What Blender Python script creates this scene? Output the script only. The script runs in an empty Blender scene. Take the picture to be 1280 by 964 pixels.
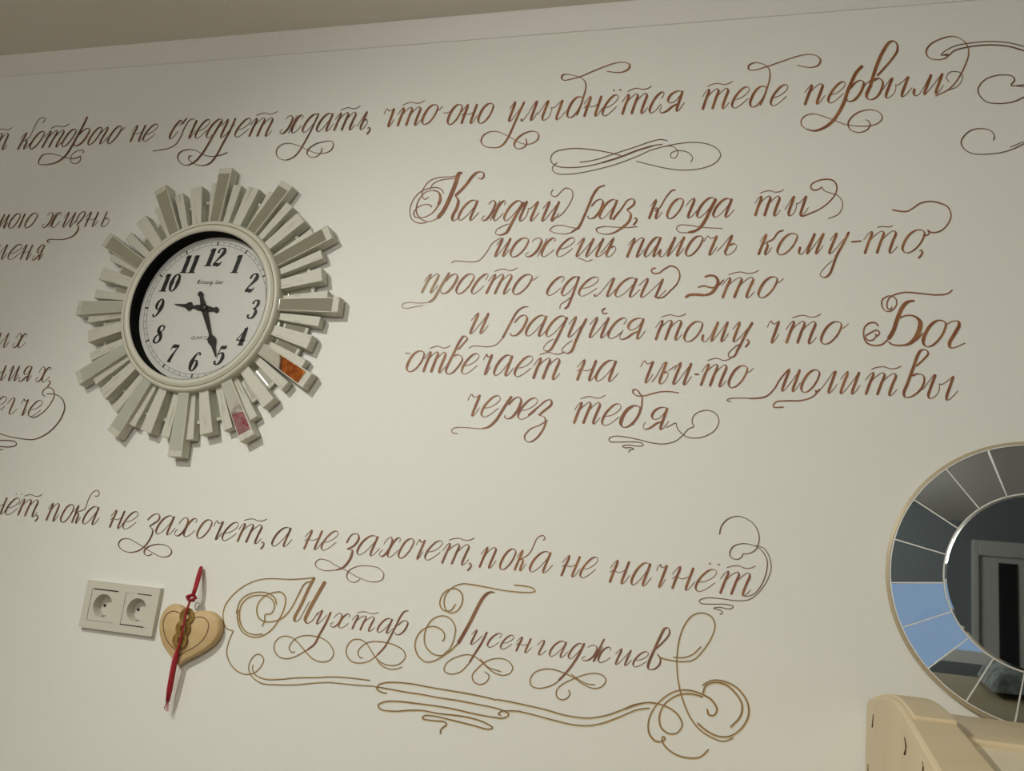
import bpy, bmesh, math, random
from mathutils import Vector, Matrix
random.seed(7)
S = bpy.context.scene
C = S.collection
PI = math.pi
# ------------------------------------------------------------------ camera, world, lights
F_PX, YAW, PITCH, ROLL = 1195.25, .3145566, .2392595, -.1133515
CAM = Vector((0, -1.46, 1.52))
RM = Matrix.Rotation(YAW, 3, 'Z') @ Matrix.Rotation(PITCH, 3, 'X') @ Matrix.Rotation(ROLL, 3, 'Y')   # columns: right, forward, up
cam = bpy.data.cameras.new('camera')
cam.sensor_width = 36; cam.lens = F_PX / 1280 * 36; cam.clip_start = .02
co = bpy.data.objects.new('camera', cam); C.objects.link(co)
r_, f_, u_ = RM.col[0], RM.col[1], RM.col[2]
co.matrix_world = Matrix(((r_.x, u_.x, -f_.x, CAM.x), (r_.y, u_.y, -f_.y, CAM.y), (r_.z, u_.z, -f_.z, CAM.z), (0, 0, 0, 1)))
S.camera = co
vs = S.view_settings
vs.view_transform = 'Standard'; vs.look = 'None'; vs.gamma = 1; vs.use_curve_mapping = False
vs.exposure = 0.0
W = bpy.data.worlds.new('sky'); S.world = W; W.use_nodes = True
W.node_tree.nodes['Background'].inputs[0].default_value = (.50, .70, 1.0, 1)
W.node_tree.nodes['Background'].inputs[1].default_value = .9
def light(name, kind, loc, rot, power, col, **kw):
    l = bpy.data.lights.new(name, kind); l.energy = power; l.color = col
    for k, v in kw.items(): setattr(l, k, v)
    o = bpy.data.objects.new(name, l); C.objects.link(o); o.location = loc; o.rotation_euler = rot
    return o
LAMP = (-1.36, -1.50, 2.57)
AIM = (Vector((.40, 0, .50)) - Vector(LAMP)).to_track_quat('-Z', 'Y').to_euler()
light('downlight_light', 'SPOT', LAMP, AIM, 77, (1, .985, .91), spot_size=math.radians(112), spot_blend=1.0, shadow_soft_size=.035)
FILL_LAMP = (-.60, -2.9, 2.36)
light('added_fill_light', 'POINT', FILL_LAMP, (0, 0, 0), 58, (1, .985, .91), shadow_soft_size=.30)  # added soft fill that brightens the wall evenly, not a known lamp

# ------------------------------------------------------------------ helpers
def ray(px, py):
    return RM @ Vector(((px - 640) / F_PX, 1, -(py - 482) / F_PX))
def on_wall(px, py, off=0.0):                     # point at distance off in front of the lettered wall (plane y = 0)
    d = ray(px, py); return CAM + d * ((-off - CAM.y) / d.y)
def on_x(px, py, x):
    d = ray(px, py); return CAM + d * ((x - CAM.x) / d.x)

def mat(name, col, rough=.6, metal=0., noise=None, bump=None, spec=.4, emit=None):
    m = bpy.data.materials.new(name); m.use_nodes = True
    nt = m.node_tree; b = nt.nodes['Principled BSDF']
    b.inputs['Base Color'].default_value = (*col, 1); b.inputs['Roughness'].default_value = rough
    b.inputs['Metallic'].default_value = metal; b.inputs['Specular IOR Level'].default_value = spec
    tc = nt.nodes.new('ShaderNodeTexCoord')
    if noise:
        col2, scale, lo, hi, stretch = noise
        mp = nt.nodes.new('ShaderNodeMapping'); mp.inputs['Scale'].default_value = stretch
        n = nt.nodes.new('ShaderNodeTexNoise'); n.inputs['Scale'].default_value = scale; n.inputs['Detail'].default_value = 5
        r = nt.nodes.new('ShaderNodeValToRGB'); r.color_ramp.elements[0].position = lo; r.color_ramp.elements[1].position = hi
        r.color_ramp.elements[0].color = (*col, 1); r.color_ramp.elements[1].color = (*col2, 1)
        nt.links.new(tc.outputs['Object'], mp.inputs[0]); nt.links.new(mp.outputs[0], n.inputs['Vector'])
        nt.links.new(n.outputs['Fac'], r.inputs[0]); nt.links.new(r.outputs[0], b.inputs['Base Color'])
    if bump:
        scale, strength = bump
        n2 = nt.nodes.new('ShaderNodeTexNoise'); n2.inputs['Scale'].default_value = scale; n2.inputs['Detail'].default_value = 4
        bp = nt.nodes.new('ShaderNodeBump'); bp.inputs['Strength'].default_value = strength; bp.inputs['Distance'].default_value = .002
        nt.links.new(tc.outputs['Object'], n2.inputs['Vector']); nt.links.new(n2.outputs['Fac'], bp.inputs['Height'])
        nt.links.new(bp.outputs[0], b.inputs['Normal'])
    if emit:
        b.inputs['Emission Color'].default_value = (*emit[0], 1); b.inputs['Emission Strength'].default_value = emit[1]
    return m

M = {}
M['wall'] = mat('painted_wall', (.80, .80, .745), .55, bump=(260, .12))
M['ceiling'] = mat('painted_ceiling', (.80, .765, .69), .8)
M['trim'] = mat('white_trim', (.78, .77, .73), .5)
M['room_wall'] = mat('grey_blue_wall', (.18, .20, .215), .8)
M['floor'] = mat('laminate_floor', (.26, .20, .14), .45, noise=((.36, .27, .19), 6, .35, .65, (1, 8, 1)))
M['door'] = mat('white_door', (.55, .54, .52), .4)
M['black_glass'] = mat('black_glass', (.006, .006, .008), .06, spec=.6)
M['dark_metal'] = mat('dark_metal', (.03, .03, .03), .35, .8)
M['glass'] = mat('window_glass', (1, 1, 1), .0); M['glass'].node_tree.nodes['Principled BSDF'].inputs['Transmission Weight'].default_value = 1
M['red'] = mat('red_brown_paint', (.235, .078, .026), .5, noise=((.37, .165, .060), 34, .46, .70, (1, 1, 1)))
M['brown'] = mat('dark_brown_paint', (.125, .052, .024), .5, noise=((.24, .11, .050), 28, .42, .70, (1, 1, 1)))
M['hair'] = mat('thin_brown_paint', (.17, .085, .045), .5)
M['tan'] = mat('tan_paint', (.36, .24, .12), .5, noise=((.26, .12, .055), 14, .4, .7, (1, 1, 1)))
M['rose'] = mat('rose_brown_paint', (.20, .078, .036), .5, noise=((.31, .145, .075), 28, .42, .7, (1, 1, 1)))
M['gold'] = mat('gold_ochre_paint', (.66, .56, .33), .45, noise=((.52, .36, .15), 16, .42, .68, (1, 1, 1)))
M['umber'] = mat('umber_paint', (.20, .125, .055), .5, noise=((.29, .14, .05), 20, .4, .7, (1, 1, 1)))
M['ochre'] = mat('ochre_brown_paint', (.33, .19, .085), .5, noise=((.25, .115, .05), 20, .4, .7, (1, 1, 1)))
M['distressed'] = mat('distressed_cream_wood', (.60, .59, .50), .5, noise=((.27, .22, .13), 1.5, .58, .80, (1, 1, 1)), bump=(120, .2))
M['cream'] = mat('cream_lacquer', (.60, .585, .49), .35)
M['mirror'] = mat('mirror_glass', (.88, .92, .84), .012, 1.0)
M['dark_mirror'] = mat('smoked_mirror_glass', (.40, .44, .455), .015, 1.0)
M['dial'] = mat('clock_dial', (.63, .625, .585), .45)
M['black'] = mat('black_print', (.012, .011, .010), .4)
M['recess'] = mat('black_lacquer', (.006, .007, .006), .85, spec=.05)
M['gold_line'] = mat('aged_gilt_line', (.30, .25, .13), .4)
M['plastic'] = mat('ivory_plastic', (.62, .60, .51), .35)
M['dark_gap'] = mat('dark_gap', (.02, .018, .015), .8)
M['lightwood'] = mat('pale_carved_wood', (.62, .46, .24), .5, noise=((.55, .38, .175), 9, .35, .7, (1, 1, 6)))
M['woodcut'] = mat('burnt_groove', (.14, .08, .03), .7)
M['cord'] = mat('red_silk_cord', (.36, .010, .022), .45, bump=(900, .6))
M['coin'] = mat('old_brass_coin', (.27, .16, .04), .33, .35, noise=((.46, .31, .10), 90, .4, .65, (1, 1, 1)))
M['steel'] = mat('steel_ring', (.5, .5, .5), .3, .9)
M['cabinet'] = mat('beige_wood', (.66, .55, .36), .45, noise=((.60, .485, .295), 5, .35, .7, (1, 1, 1)))
M['cabinet_edge'] = mat('pale_beige_edge', (.74, .65, .47), .4)
M['rim'] = mat('champagne_rim', (.50, .42, .28), .4, .2)
M['edge'] = mat('bright_bevel', (.80, .78, .72), .42, .5)
M['plush'] = mat('grey_plush', (.46, .50, .49), .95, noise=((.20, .22, .22), 60, .35, .65, (1, 1, 1)), bump=(200, 1.0))
M['orange'] = mat('orange_cloth', (.92, .30, .06), .8, noise=((.62, .14, .03), 30, .4, .6, (1, 1, 1)))
M['pink'] = mat('magenta_cloth', (.66, .13, .26), .8, noise=((.85, .42, .52), 40, .4, .6, (1, 1, 1)))
M['lamp'] = mat('lit_diffuser', (.9, .9, .9), .5, emit=((1, .93, .8), 5))

nt = M['distressed'].node_tree                       # scratches run along each slat and differ from slat to slat
oi = nt.nodes.new('ShaderNodeObjectInfo'); va = nt.nodes.new('ShaderNodeVectorMath'); va.operation = 'MULTIPLY_ADD'
va.inputs[1].default_value = (14, 120, 120); vm = nt.nodes.new('ShaderNodeVectorMath'); vm.operation = 'SCALE'; vm.inputs[0].default_value = (37, 11, 23)
nt.links.new(oi.outputs['Random'], vm.inputs['Scale'])
nz = [n for n in nt.nodes if n.type == 'TEX_NOISE' and n.inputs['Scale'].default_value == 1.5][0]
nt.links.new(nt.nodes['Texture Coordinate'].outputs['Object'], va.inputs[0]); nt.links.new(vm.outputs[0], va.inputs[2]); nt.links.new(va.outputs[0], nz.inputs['Vector'])

def tag(o, label=None, cat=None, group=None, kind=None):
    if label: o['label'] = label
    if cat: o['category'] = cat
    if group: o['group'] = group
    if kind: o['kind'] = kind
    return o
def empty(name, loc, label, cat, group=None, rot=(0, 0, 0)):
    o = bpy.data.objects.new(name, None); C.objects.link(o); o.empty_display_size = .05
    o.location = loc; o.rotation_euler = rot
    return tag(o, label, cat, group)
def obj(name, bm, m, parent=None, smooth=False, bevel=0):
    me = bpy.data.meshes.new(name)
    bmesh.ops.recalc_face_normals(bm, faces=bm.faces)
    bm.to_mesh(me); bm.free()
    me.materials.append(M[m] if isinstance(m, str) else m)
    if smooth:
        for p in me.polygons: p.use_smooth = True
    o = bpy.data.objects.new(name, me); C.objects.link(o)
    if parent: o.parent = parent
    if bevel:
        b = o.modifiers.new('bevel', 'BEVEL'); b.width = bevel; b.segments = 2; b.limit_method = 'ANGLE'; b.angle_limit = math.radians(40)
    return o
def box(bm, x0, x1, y0, y1, z0, z1):
    v = [bm.verts.new((x, y, z)) for x in (x0, x1) for y in (y0, y1) for z in (z0, z1)]
    for a in ((0, 1, 3, 2), (4, 6, 7, 5), (0, 4, 5, 1), (2, 3, 7, 6), (0, 2, 6, 4), (1, 5, 7, 3)): bm.faces.new([v[i] for i in a])
def prism(bm, poly, z0, z1, axis='z'):            # closed outline (u, v) extruded from z0 to z1
    def P(u, v, w): return (u, v, w) if axis == 'z' else ((w, u, v) if axis == 'x' else (u, w, v))
    a = [bm.verts.new(P(u, v, z0)) for u, v in poly]; b = [bm.verts.new(P(u, v, z1)) for u, v in poly]
    n = len(poly)
    bm.faces.new(a[::-1]); bm.faces.new(b)
    for i in range(n): bm.faces.new((a[i], a[(i + 1) % n], b[(i + 1) % n], b[i]))
def lathe(bm, prof, n=96, cx=0, cy=0, a0=0, a1=2 * PI, closed=False):   # profile of (r, z) about local z; closed joins the last ring to the first
    full = abs(a1 - a0 - 2 * PI) < 1e-6
    k = n if full else n + 1
    rings = []
    for r, z in prof:
        if r < 1e-7: rings.append([bm.verts.new((cx, cy, z))])
        else: rings.append([bm.verts.new((cx + r * math.cos(a0 + (a1 - a0) * i / n), cy + r * math.sin(a0 + (a1 - a0) * i / n), z)) for i in range(k)])
    pairs = list(zip(rings, rings[1:])) + ([(rings[-1], rings[0])] if closed else [])
    for A, B in pairs:
        for i in range(n):
            j = (i + 1) % k
            if len(A) == 1 and len(B) == 1: continue
            if len(A) == 1: bm.faces.new((A[0], B[i], B[j]))
            elif len(B) == 1: bm.faces.new((A[i], A[j], B[0]))
            else: bm.faces.new((A[i], A[j], B[j], B[i]))
def tube(bm, pts, r, n=8, cap=True):
    pts = [Vector(p) for p in pts]; rs = r if isinstance(r, (list, tuple)) else [r] * len(pts)
    rings = []; up = Vector((.13, .3, .94))
    for i, p in enumerate(pts):
        t = (pts[min(i + 1, len(pts) - 1)] - pts[max(i - 1, 0)]).normalized()
        a = t.cross(up); a = a.normalized() if a.length > 1e-4 else t.orthogonal().normalized()
        b = t.cross(a)
        rings.append([bm.verts.new(p + (a * math.cos(2 * PI * k / n) + b * math.sin(2 * PI * k / n)) * rs[i]) for k in range(n)])
    for A, B in zip(rings, rings[1:]):
        for k in range(n): bm.faces.new((A[k], A[(k + 1) % n], B[(k + 1) % n], B[k]))
    if cap: bm.faces.new(rings[0][::-1]); bm.faces.new(rings[-1])
def spline(pts, step, idx=None):                             # centripetal Catmull-Rom through pts, resampled about every step
    pts = [Vector((p[0], p[1])) for p in pts]
    if len(pts) == 2: pts = [pts[0], pts[0].lerp(pts[1], .5), pts[1]]
    P = [pts[0] * 2 - pts[1]] + pts + [pts[-1] * 2 - pts[-2]]
    out = []
    for i in range(1, len(P) - 2):
        p0, p1, p2, p3 = P[i - 1:i + 3]
        t0 = 0; t1 = t0 + max((p1 - p0).length, 1e-4) ** .5; t2 = t1 + max((p2 - p1).length, 1e-4) ** .5; t3 = t2 + max((p3 - p2).length, 1e-4) ** .5
        n = max(2, int((p2 - p1).length / step + .7))
        for k in range(n):
            t = t1 + (t2 - t1) * k / n
            a1 = p0 * ((t1 - t) / (t1 - t0)) + p1 * ((t - t0) / (t1 - t0)); a2 = p1 * ((t2 - t) / (t2 - t1)) + p2 * ((t - t1) / (t2 - t1)); a3 = p2 * ((t3 - t) / (t3 - t2)) + p3 * ((t - t2) / (t3 - t2))
            b1 = a1 * ((t2 - t) / (t2 - t0)) + a2 * ((t - t0) / (t2 - t0)); b2 = a2 * ((t3 - t) / (t3 - t1)) + a3 * ((t - t1) / (t3 - t1))
            out.append(b1 * ((t2 - t) / (t2 - t1)) + b2 * ((t - t1) / (t2 - t1)))
        if idx is not None: idx.append(len(out))
    out.append(pts[-1]); return out
def ribbon(bm, pts, wfun, place, step=1.5, taper=True):
    """one brush stroke: pts in image-like units (y down), wfun(direction) gives the width, place(x, y) the 3D point"""
    q = spline(pts, step); n = len(q)
    d = [(q[min(i + 1, n - 1)] - q[max(i - 1, 0)]) for i in range(n)]
    d = [v.normalized() if v.length > 1e-6 else Vector((1, 0)) for v in d]
    w = [wfun(v) for v in d]
    for _ in range(2): w = [(w[max(i - 1, 0)] + w[i] * 2 + w[min(i + 1, n - 1)]) / 4 for i in range(n)]
    prev = None
    for i in range(n):
        h = w[i] / 2
        if taper and (i == 0 or i == n - 1): h *= .6
        nx, ny = -d[i].y, d[i].x
        cur = (bm.verts.new(place(q[i].x + nx * h, q[i].y + ny * h)), bm.verts.new(place(q[i].x - nx * h, q[i].y - ny * h)))
        if prev: bm.faces.new((prev[0], cur[0], cur[1], prev[1]))
        prev = cur
def pen(thin, thick, slant, both):
    s = Vector((-slant, 1)).normalized()
    def f(v):
        c = v.dot(s); c = abs(c) if both else max(0, c)
        return thin + (thick - thin) * c ** 1.7
    return f

# ------------------------------------------------------------------ the room
def struct(name, bm, m, **kw):
    o = obj(name, bm, m, **kw); o['kind'] = 'structure'; return o
CEIL = 1.52 + 1.080
XL, XR, YF = -2.7, 2.6, -4.2
so_c = on_wall(151, 760, .005); hx0, hx1, hz0, hz1 = so_c.x - .070, so_c.x + .070, so_c.z - .033, so_c.z + .033   # the wall box of the socket
bm = bmesh.new()
for a in ((XL - .1, hx0, 0, CEIL), (hx1, XR + .1, 0, CEIL), (hx0, hx1, 0, hz0), (hx0, hx1, hz1, CEIL)): box(bm, a[0], a[1], 0, .12, a[2], a[3])
struct('wall_back', bm, 'wall')
bm = bmesh.new(); box(bm, XL - .1, XL, YF, 0, 0, CEIL); struct('wall_left', bm, 'wall')
bm = bmesh.new(); box(bm, XR, XR + .1, YF, 0, 0, CEIL); struct('wall_right', bm, 'room_wall')
WX0, WX1, WZ0, WZ1 = -.95, .70, 1.22, 1.92
bm = bmesh.new()
for a in ((XL - .1, WX0, 0, CEIL), (WX1, XR + .1, 0, CEIL), (WX0, WX1, 0, WZ0), (WX0, WX1, WZ1, CEIL)): box(bm, a[0], a[1], YF - .12, YF, a[2], a[3])
struct('wall_front', bm, 'room_wall')
bm = bmesh.new(); box(bm, XL - .1, XR + .1, YF - .12, .12, -.1, 0); struct('floor', bm, 'floor')
bm = bmesh.new(); box(bm, XL - .1, XR + .1, YF - .12, .12, CEIL, CEIL + .1); struct('ceiling', bm, 'ceiling')
bm = bmesh.new()                                    # cornice strip between lettered wall and ceiling
prism(bm, [(0, CEIL), (-.016, CEIL), (-.016, CEIL - .004), (-.011, CEIL - .016), (-.006, CEIL - .030), (-.002, CEIL - .043), (0, CEIL - .044)], XL, XR, 'x')
struct('trim_1', bm, 'trim')
bm = bmesh.new(); box(bm, XL, XR, -.015, 0, 0, .08); struct('baseboard_back', bm, 'trim')
w1 = bmesh.new()
for a in ((WX0, WX0 + .06, WZ0, WZ1), (WX1 - .06, WX1, WZ0, WZ1), (WX0 + .06, WX1 - .06, WZ0, WZ0 + .06), (WX0 + .06, WX1 - .06, WZ1 - .06, WZ1), ((WX0 + WX1) / 2 - .03, (WX0 + WX1) / 2 + .03, WZ0 + .06, WZ1 - .06)): box(w1, a[0], a[1], YF - .09, YF - .02, a[2], a[3])
w1o = struct('window_1', w1, 'trim')
bm = bmesh.new(); box(bm, WX0 + .06, WX1 - .06, YF - .058, YF - .052, WZ0 + .06, WZ1 - .06); obj('pane', bm, 'glass', w1o)
# door seen in the round mirror
dr = bmesh.new(); box(dr, .86, 1.72, YF + .001, YF + .04, 0, 2.12); do = struct('door_1', dr, 'door', bevel=.004)
bm = bmesh.new()
for a in ((.83, .86, 0, 2.20), (1.72, 1.80, 0, 2.20), (.86, 1.72, 2.12, 2.20)): box(bm, a[0], a[1], YF + .001, YF + .06, a[2], a[3])
obj('door_frame', bm, 'door', do, bevel=.004)
bm = bmesh.new(); box(bm, .955, 1.045, YF + .04, YF + .046, .25, 2.09); obj('glass_strip', bm, 'black_glass', do)
bm = bmesh.new(); tube(bm, [(1.10, YF + .04, 1.05), (1.10, YF + .09, 1.05), (1.20, YF + .09, 1.05)], .010); obj('door_handle', bm, 'dark_metal', do, True)

def dome(loc, label):  # made-up ceiling fixture around the added fill light
    t = empty('added_fill_lamp', (loc[0], loc[1], CEIL), label, 'ceiling light')
    bm = bmesh.new(); lathe(bm, [(0, -.001), (.15, -.001), (.155, -.010), (.150, -.022), (0, -.022)], 48); obj('base', bm, 'trim', t, True)
    bm = bmesh.new(); lathe(bm, [(.145, -.022), (.140, -.060), (.115, -.095), (.070, -.118), (0, -.126), (0, -.022)], 48); obj('fill_dome', bm, 'lamp', t, True)
t = empty('recessed_downlight', (LAMP[0], LAMP[1], CEIL), 'round recessed ceiling downlight above and left of the wall clock', 'ceiling light')
bm = bmesh.new(); lathe(bm, [(.040, -.001), (.058, -.001), (.060, -.006), (.046, -.010), (.040, -.005)], 40, closed=True); obj('trim_ring', bm, 'trim', t, True)
bm = bmesh.new(); lathe(bm, [(0, -.004), (.040, -.004), (.040, -.002), (0, -.002)], 40); obj('diffuser', bm, 'lamp', t)
dome(FILL_LAMP, 'added white dome fill lamp on the ceiling behind the camera, unseen')

# ------------------------------------------------------------------ painted lettering
T = dict(A1=(0, 110, 6.4), A2=(200, 110, 6.4), A3=(340, 90, 6.4), A4=(520, 80, 6.4), A5=(680, 60, 6.4), A6=(860, 40, 6.4), A7=(980, 40, 6.4), A8=(1080, 30, 5.355),
         B1=(500, 200, 6.4), B2=(680, 160, 5.565), B3=(860, 210, 6.4), B4=(600, 280, 6.4), B5=(780, 275, 6.4), B6=(1030, 240, 6.4), B7=(490, 325, 6.4), B8=(670, 325, 6.4),
         C1=(840, 330, 6.4), C2=(1030, 355, 6.22), C3=(570, 380, 6.4), C4=(495, 420, 6.4), C5=(690, 420, 4.923), C6=(900, 440, 4.129), C7=(560, 480, 6.4), C8=(720, 480, 6.4),
         D1=(0, 600, 6.4), D2=(130, 610, 5.818), D3=(340, 630, 5.818), D4=(540, 640, 5.818), D5=(740, 630, 5.333), D6=(0, 240, 8.533), D7=(0, 400, 5.67),
         E1=(270, 710, 6.022), E2=(400, 720, 6.428), E3=(510, 720, 6.428), E4=(640, 740, 6.4), E5=(780, 750, 4.822), E6=(280, 810, 5.818), E7=(450, 830, 6.4), E8=(620, 850, 5.565))
# skeleton alphabet: x 0..1 spans the letter's body at mid height, y 0 baseline .. 1 x-height; 'b' after a stroke = thick both ways
STEM = [(1, 1), (1, .5), (1, .15), (1.06, .0), (1.22, .05), (1.5, .42)]
HOOKUP = [(-.42, .62), (-.16, .93), (-.03, 1.0)]
OVAL = [(.72, .98), (.5, 1), (.2, .85), (.02, .5), (.06, .14), (.28, 0), (.55, .02), (.85, .25), (1, .6), (.95, .9), (.72, 1), (.5, 1)]
BOWL = [(1, .80), (.85, .98), (.55, 1), (.2, .80), (.0, .42), (.04, .10), (.22, 0), (.5, .12), (.85, .55), (1, .85)]
G = {
 'а': [(BOWL, ''), (STEM, '')],
 'д': [(BOWL, '')],
 'о': [(OVAL, 'b')],
 'ο': [(OVAL, 'b'), ([(.97, .72), (1.15, .72), (1.4, .92)], '')],
 'с': [([(.88, .70), (.98, .84), (.92, .98), (.68, 1), (.3, .82), (.03, .42), (.06, .10), (.28, 0), (.6, .08), (1.05, .42)], '')],
 'е': [([(.05, .40), (.5, .47), (.9, .68), (1, .88), (.82, 1), (.5, .97), (.15, .68), (0, .36), (.06, .10), (.3, 0), (.65, .10), (1.15, .45)], 'e')],
 'и': [(HOOKUP + [(.02, .88), (0, .5), (0, .14), (.06, 0), (.22, .04), (.6, .45), (.96, .92)], ''), (STEM, '')],
 'й': [(HOOKUP + [(.02, .88), (0, .5), (0, .14), (.06, 0), (.22, .04), (.6, .45), (.96, .92)], ''), (STEM, '')],
 'л': [([(-.05, .12), (.02, .0), (.16, .03), (.45, .35), (.85, .95), (.98, 1.0)], ''), (STEM, '')],
 'ı': [([(0, 1), (0, .5), (0, .15), (.06, 0), (.25, .05), (.7, .42)], '')],
 'м': [([(-1.05, .36), (-.96, .10), (-.78, .0), (-.52, .02), (-.32, .22), (-.10, .82), (0, 1)], ''), ([(0, 1), (0, .5), (0, .12), (.06, 0), (.2, .1), (.6, .55), (.97, 1)], ''), (STEM, '')],
 'н': [(HOOKUP + [(.02, .9), (0, .5), (0, 0)], ''), ([(-.3, .42), (-.1, .55), (.15, .52), (.4, .47), (.7, .52), (1.0, .62)], ''), (STEM, '')],
 'п': [(HOOKUP + [(.02, .9), (0, .5), (0, 0)], ''), ([(.02, .55), (.35, .86), (.72, 1), (.98, .93), (1, .8), (1, .5), (1, .15), (1.06, 0), (1.22, .05), (1.5, .42)], '')],
 'т': [([(-.24, .62), (-.12, .92), (-.02, 1.0), (.02, .9), (0, .5), (0, 0)], ''), ([(.02, .58), (.2, .86), (.4, 1), (.5, .93), (.5, .5), (.5, 0)], ''),
       ([(.52, .58), (.7, .86), (.88, 1), (1, .92), (1, .5), (1, .15), (1.04, 0), (1.12, .03), (1.28, .3)], '')],
 'ш': [([(-.2, .62), (-.08, .93), (0, 1.0), (.01, .88), (0, .5), (0, .14), (.03, 0), (.11, .04), (.3, .45), (.48, .92)], ''), ([(.5, 1), (.5, .5), (.5, .14), (.53, 0), (.61, .04), (.8, .45), (.98, .92)], ''), (STEM, '')],
 'р': [([(-.05, .62), (.25, .92), (.62, 1), (.93, .88), (1, .62), (.92, .3), (.66, .05), (.38, -.01), (.12, .02), (-.02, .14)], 'b')],
 'к': [(HOOKUP + [(.02, .9), (0, .5), (0, 0)], ''), ([(.05, .48), (.35, .62), (.6, .85), (.85, 1.10), (1.05, 1.16)], ''), ([(.1, .50), (.5, .56), (.72, .42), (.74, .14), (.84, 0), (1.05, .06), (1.3, .36)], '')],
 'К': [(HOOKUP + [(.02, .9), (0, .5), (0, 0)], ''), ([(.1, .50), (.5, .56), (.72, .42), (.74, .14), (.84, 0), (1.05, .06), (1.3, .36)], '')],
 'ь': [([(-.9, .18), (-.5, .55), (-.12, .96), (0, 1), (.02, .85), (0, .4), (.02, .12), (.2, 0), (.6, .02), (.95, .22), (.95, .45), (.6, .56), (.15, .48)], '')],
 'Ь': [([(0, 1), (0, .4), (.02, .12), (.2, 0), (.6, .02), (.95, .22), (.95, .45), (.6, .56), (.25, .48)], '')],
 'ы': [([(-.4, .3), (-.2, .7), (-.05, .97), (.02, .98), (.02, .85), (0, .4), (.02, .12), (.12, 0), (.3, .03), (.48, .25), (.46, .5), (.38, .64), (.5, .60), (.7, .72), (.97, .98)], ''), (STEM, '')],
 'я': [([(1, .92), (.78, 1), (.35, .97), (.02, .80), (-.02, .56), (.2, .44), (.6, .50), (1, .88)], ''), (STEM, ''), ([(.92, .36), (.6, .28), (.1, .02), (-.3, -.02), (-.45, .12), (-.38, .3)], '')],
 'ж': [([(-.02, .80), (.06, .95), (.22, 1), (.38, .88), (.42, .62), (.36, .25), (.18, .02), (.0, .02), (-.06, .14), (.04, .26)], ''), ([(.60, 1.0), (.56, .5), (.52, 0)], 'h'), ([(.98, .80), (1.0, .93), (.88, 1), (.72, .84), (.64, .45), (.68, .10), (.80, 0), (1.0, .15), (1.15, .4)], '')],
 'х': [([(-.04, .62), (.08, .90), (.26, 1), (.46, .86), (.52, .55), (.42, .18), (.2, .0), (.0, .06), (-.05, .22), (.08, .34)], ''), ([(1.0, .78), (1.03, .93), (.86, 1), (.66, .84), (.54, .45), (.60, .08), (.76, 0), (1.0, .14), (1.2, .40)], '')],
 'ч': [([(-.1, .70), (-.04, .92), (.08, 1), (.28, .92), (.5, .86), (.8, .92), (1, 1)], ''), (STEM, '')],
 'г': [([(-.1, .62), (.15, .9), (.42, 1), (.52, .9), (.5, .5), (.5, .14), (.58, 0), (.8, .04), (1.2, .38)], '')],
 'у': [(HOOKUP + [(.02, .88), (0, .5), (0, .14), (.06, 0), (.25, .03), (.6, .30), (.97, .70)], '')],
 ',': [([(-.2, .06), (.3, .16), (.5, .02), (.1, -.16), (-.7, -.36)], 'b')],
 '~': [([(-.15, 1.14), (.1, 1.24), (.35, 1.27), (.65, 1.20), (.9, 1.22), (1.1, 1.34)], 'h')],
 ':': [],
}
LOFF = .0006
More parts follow.
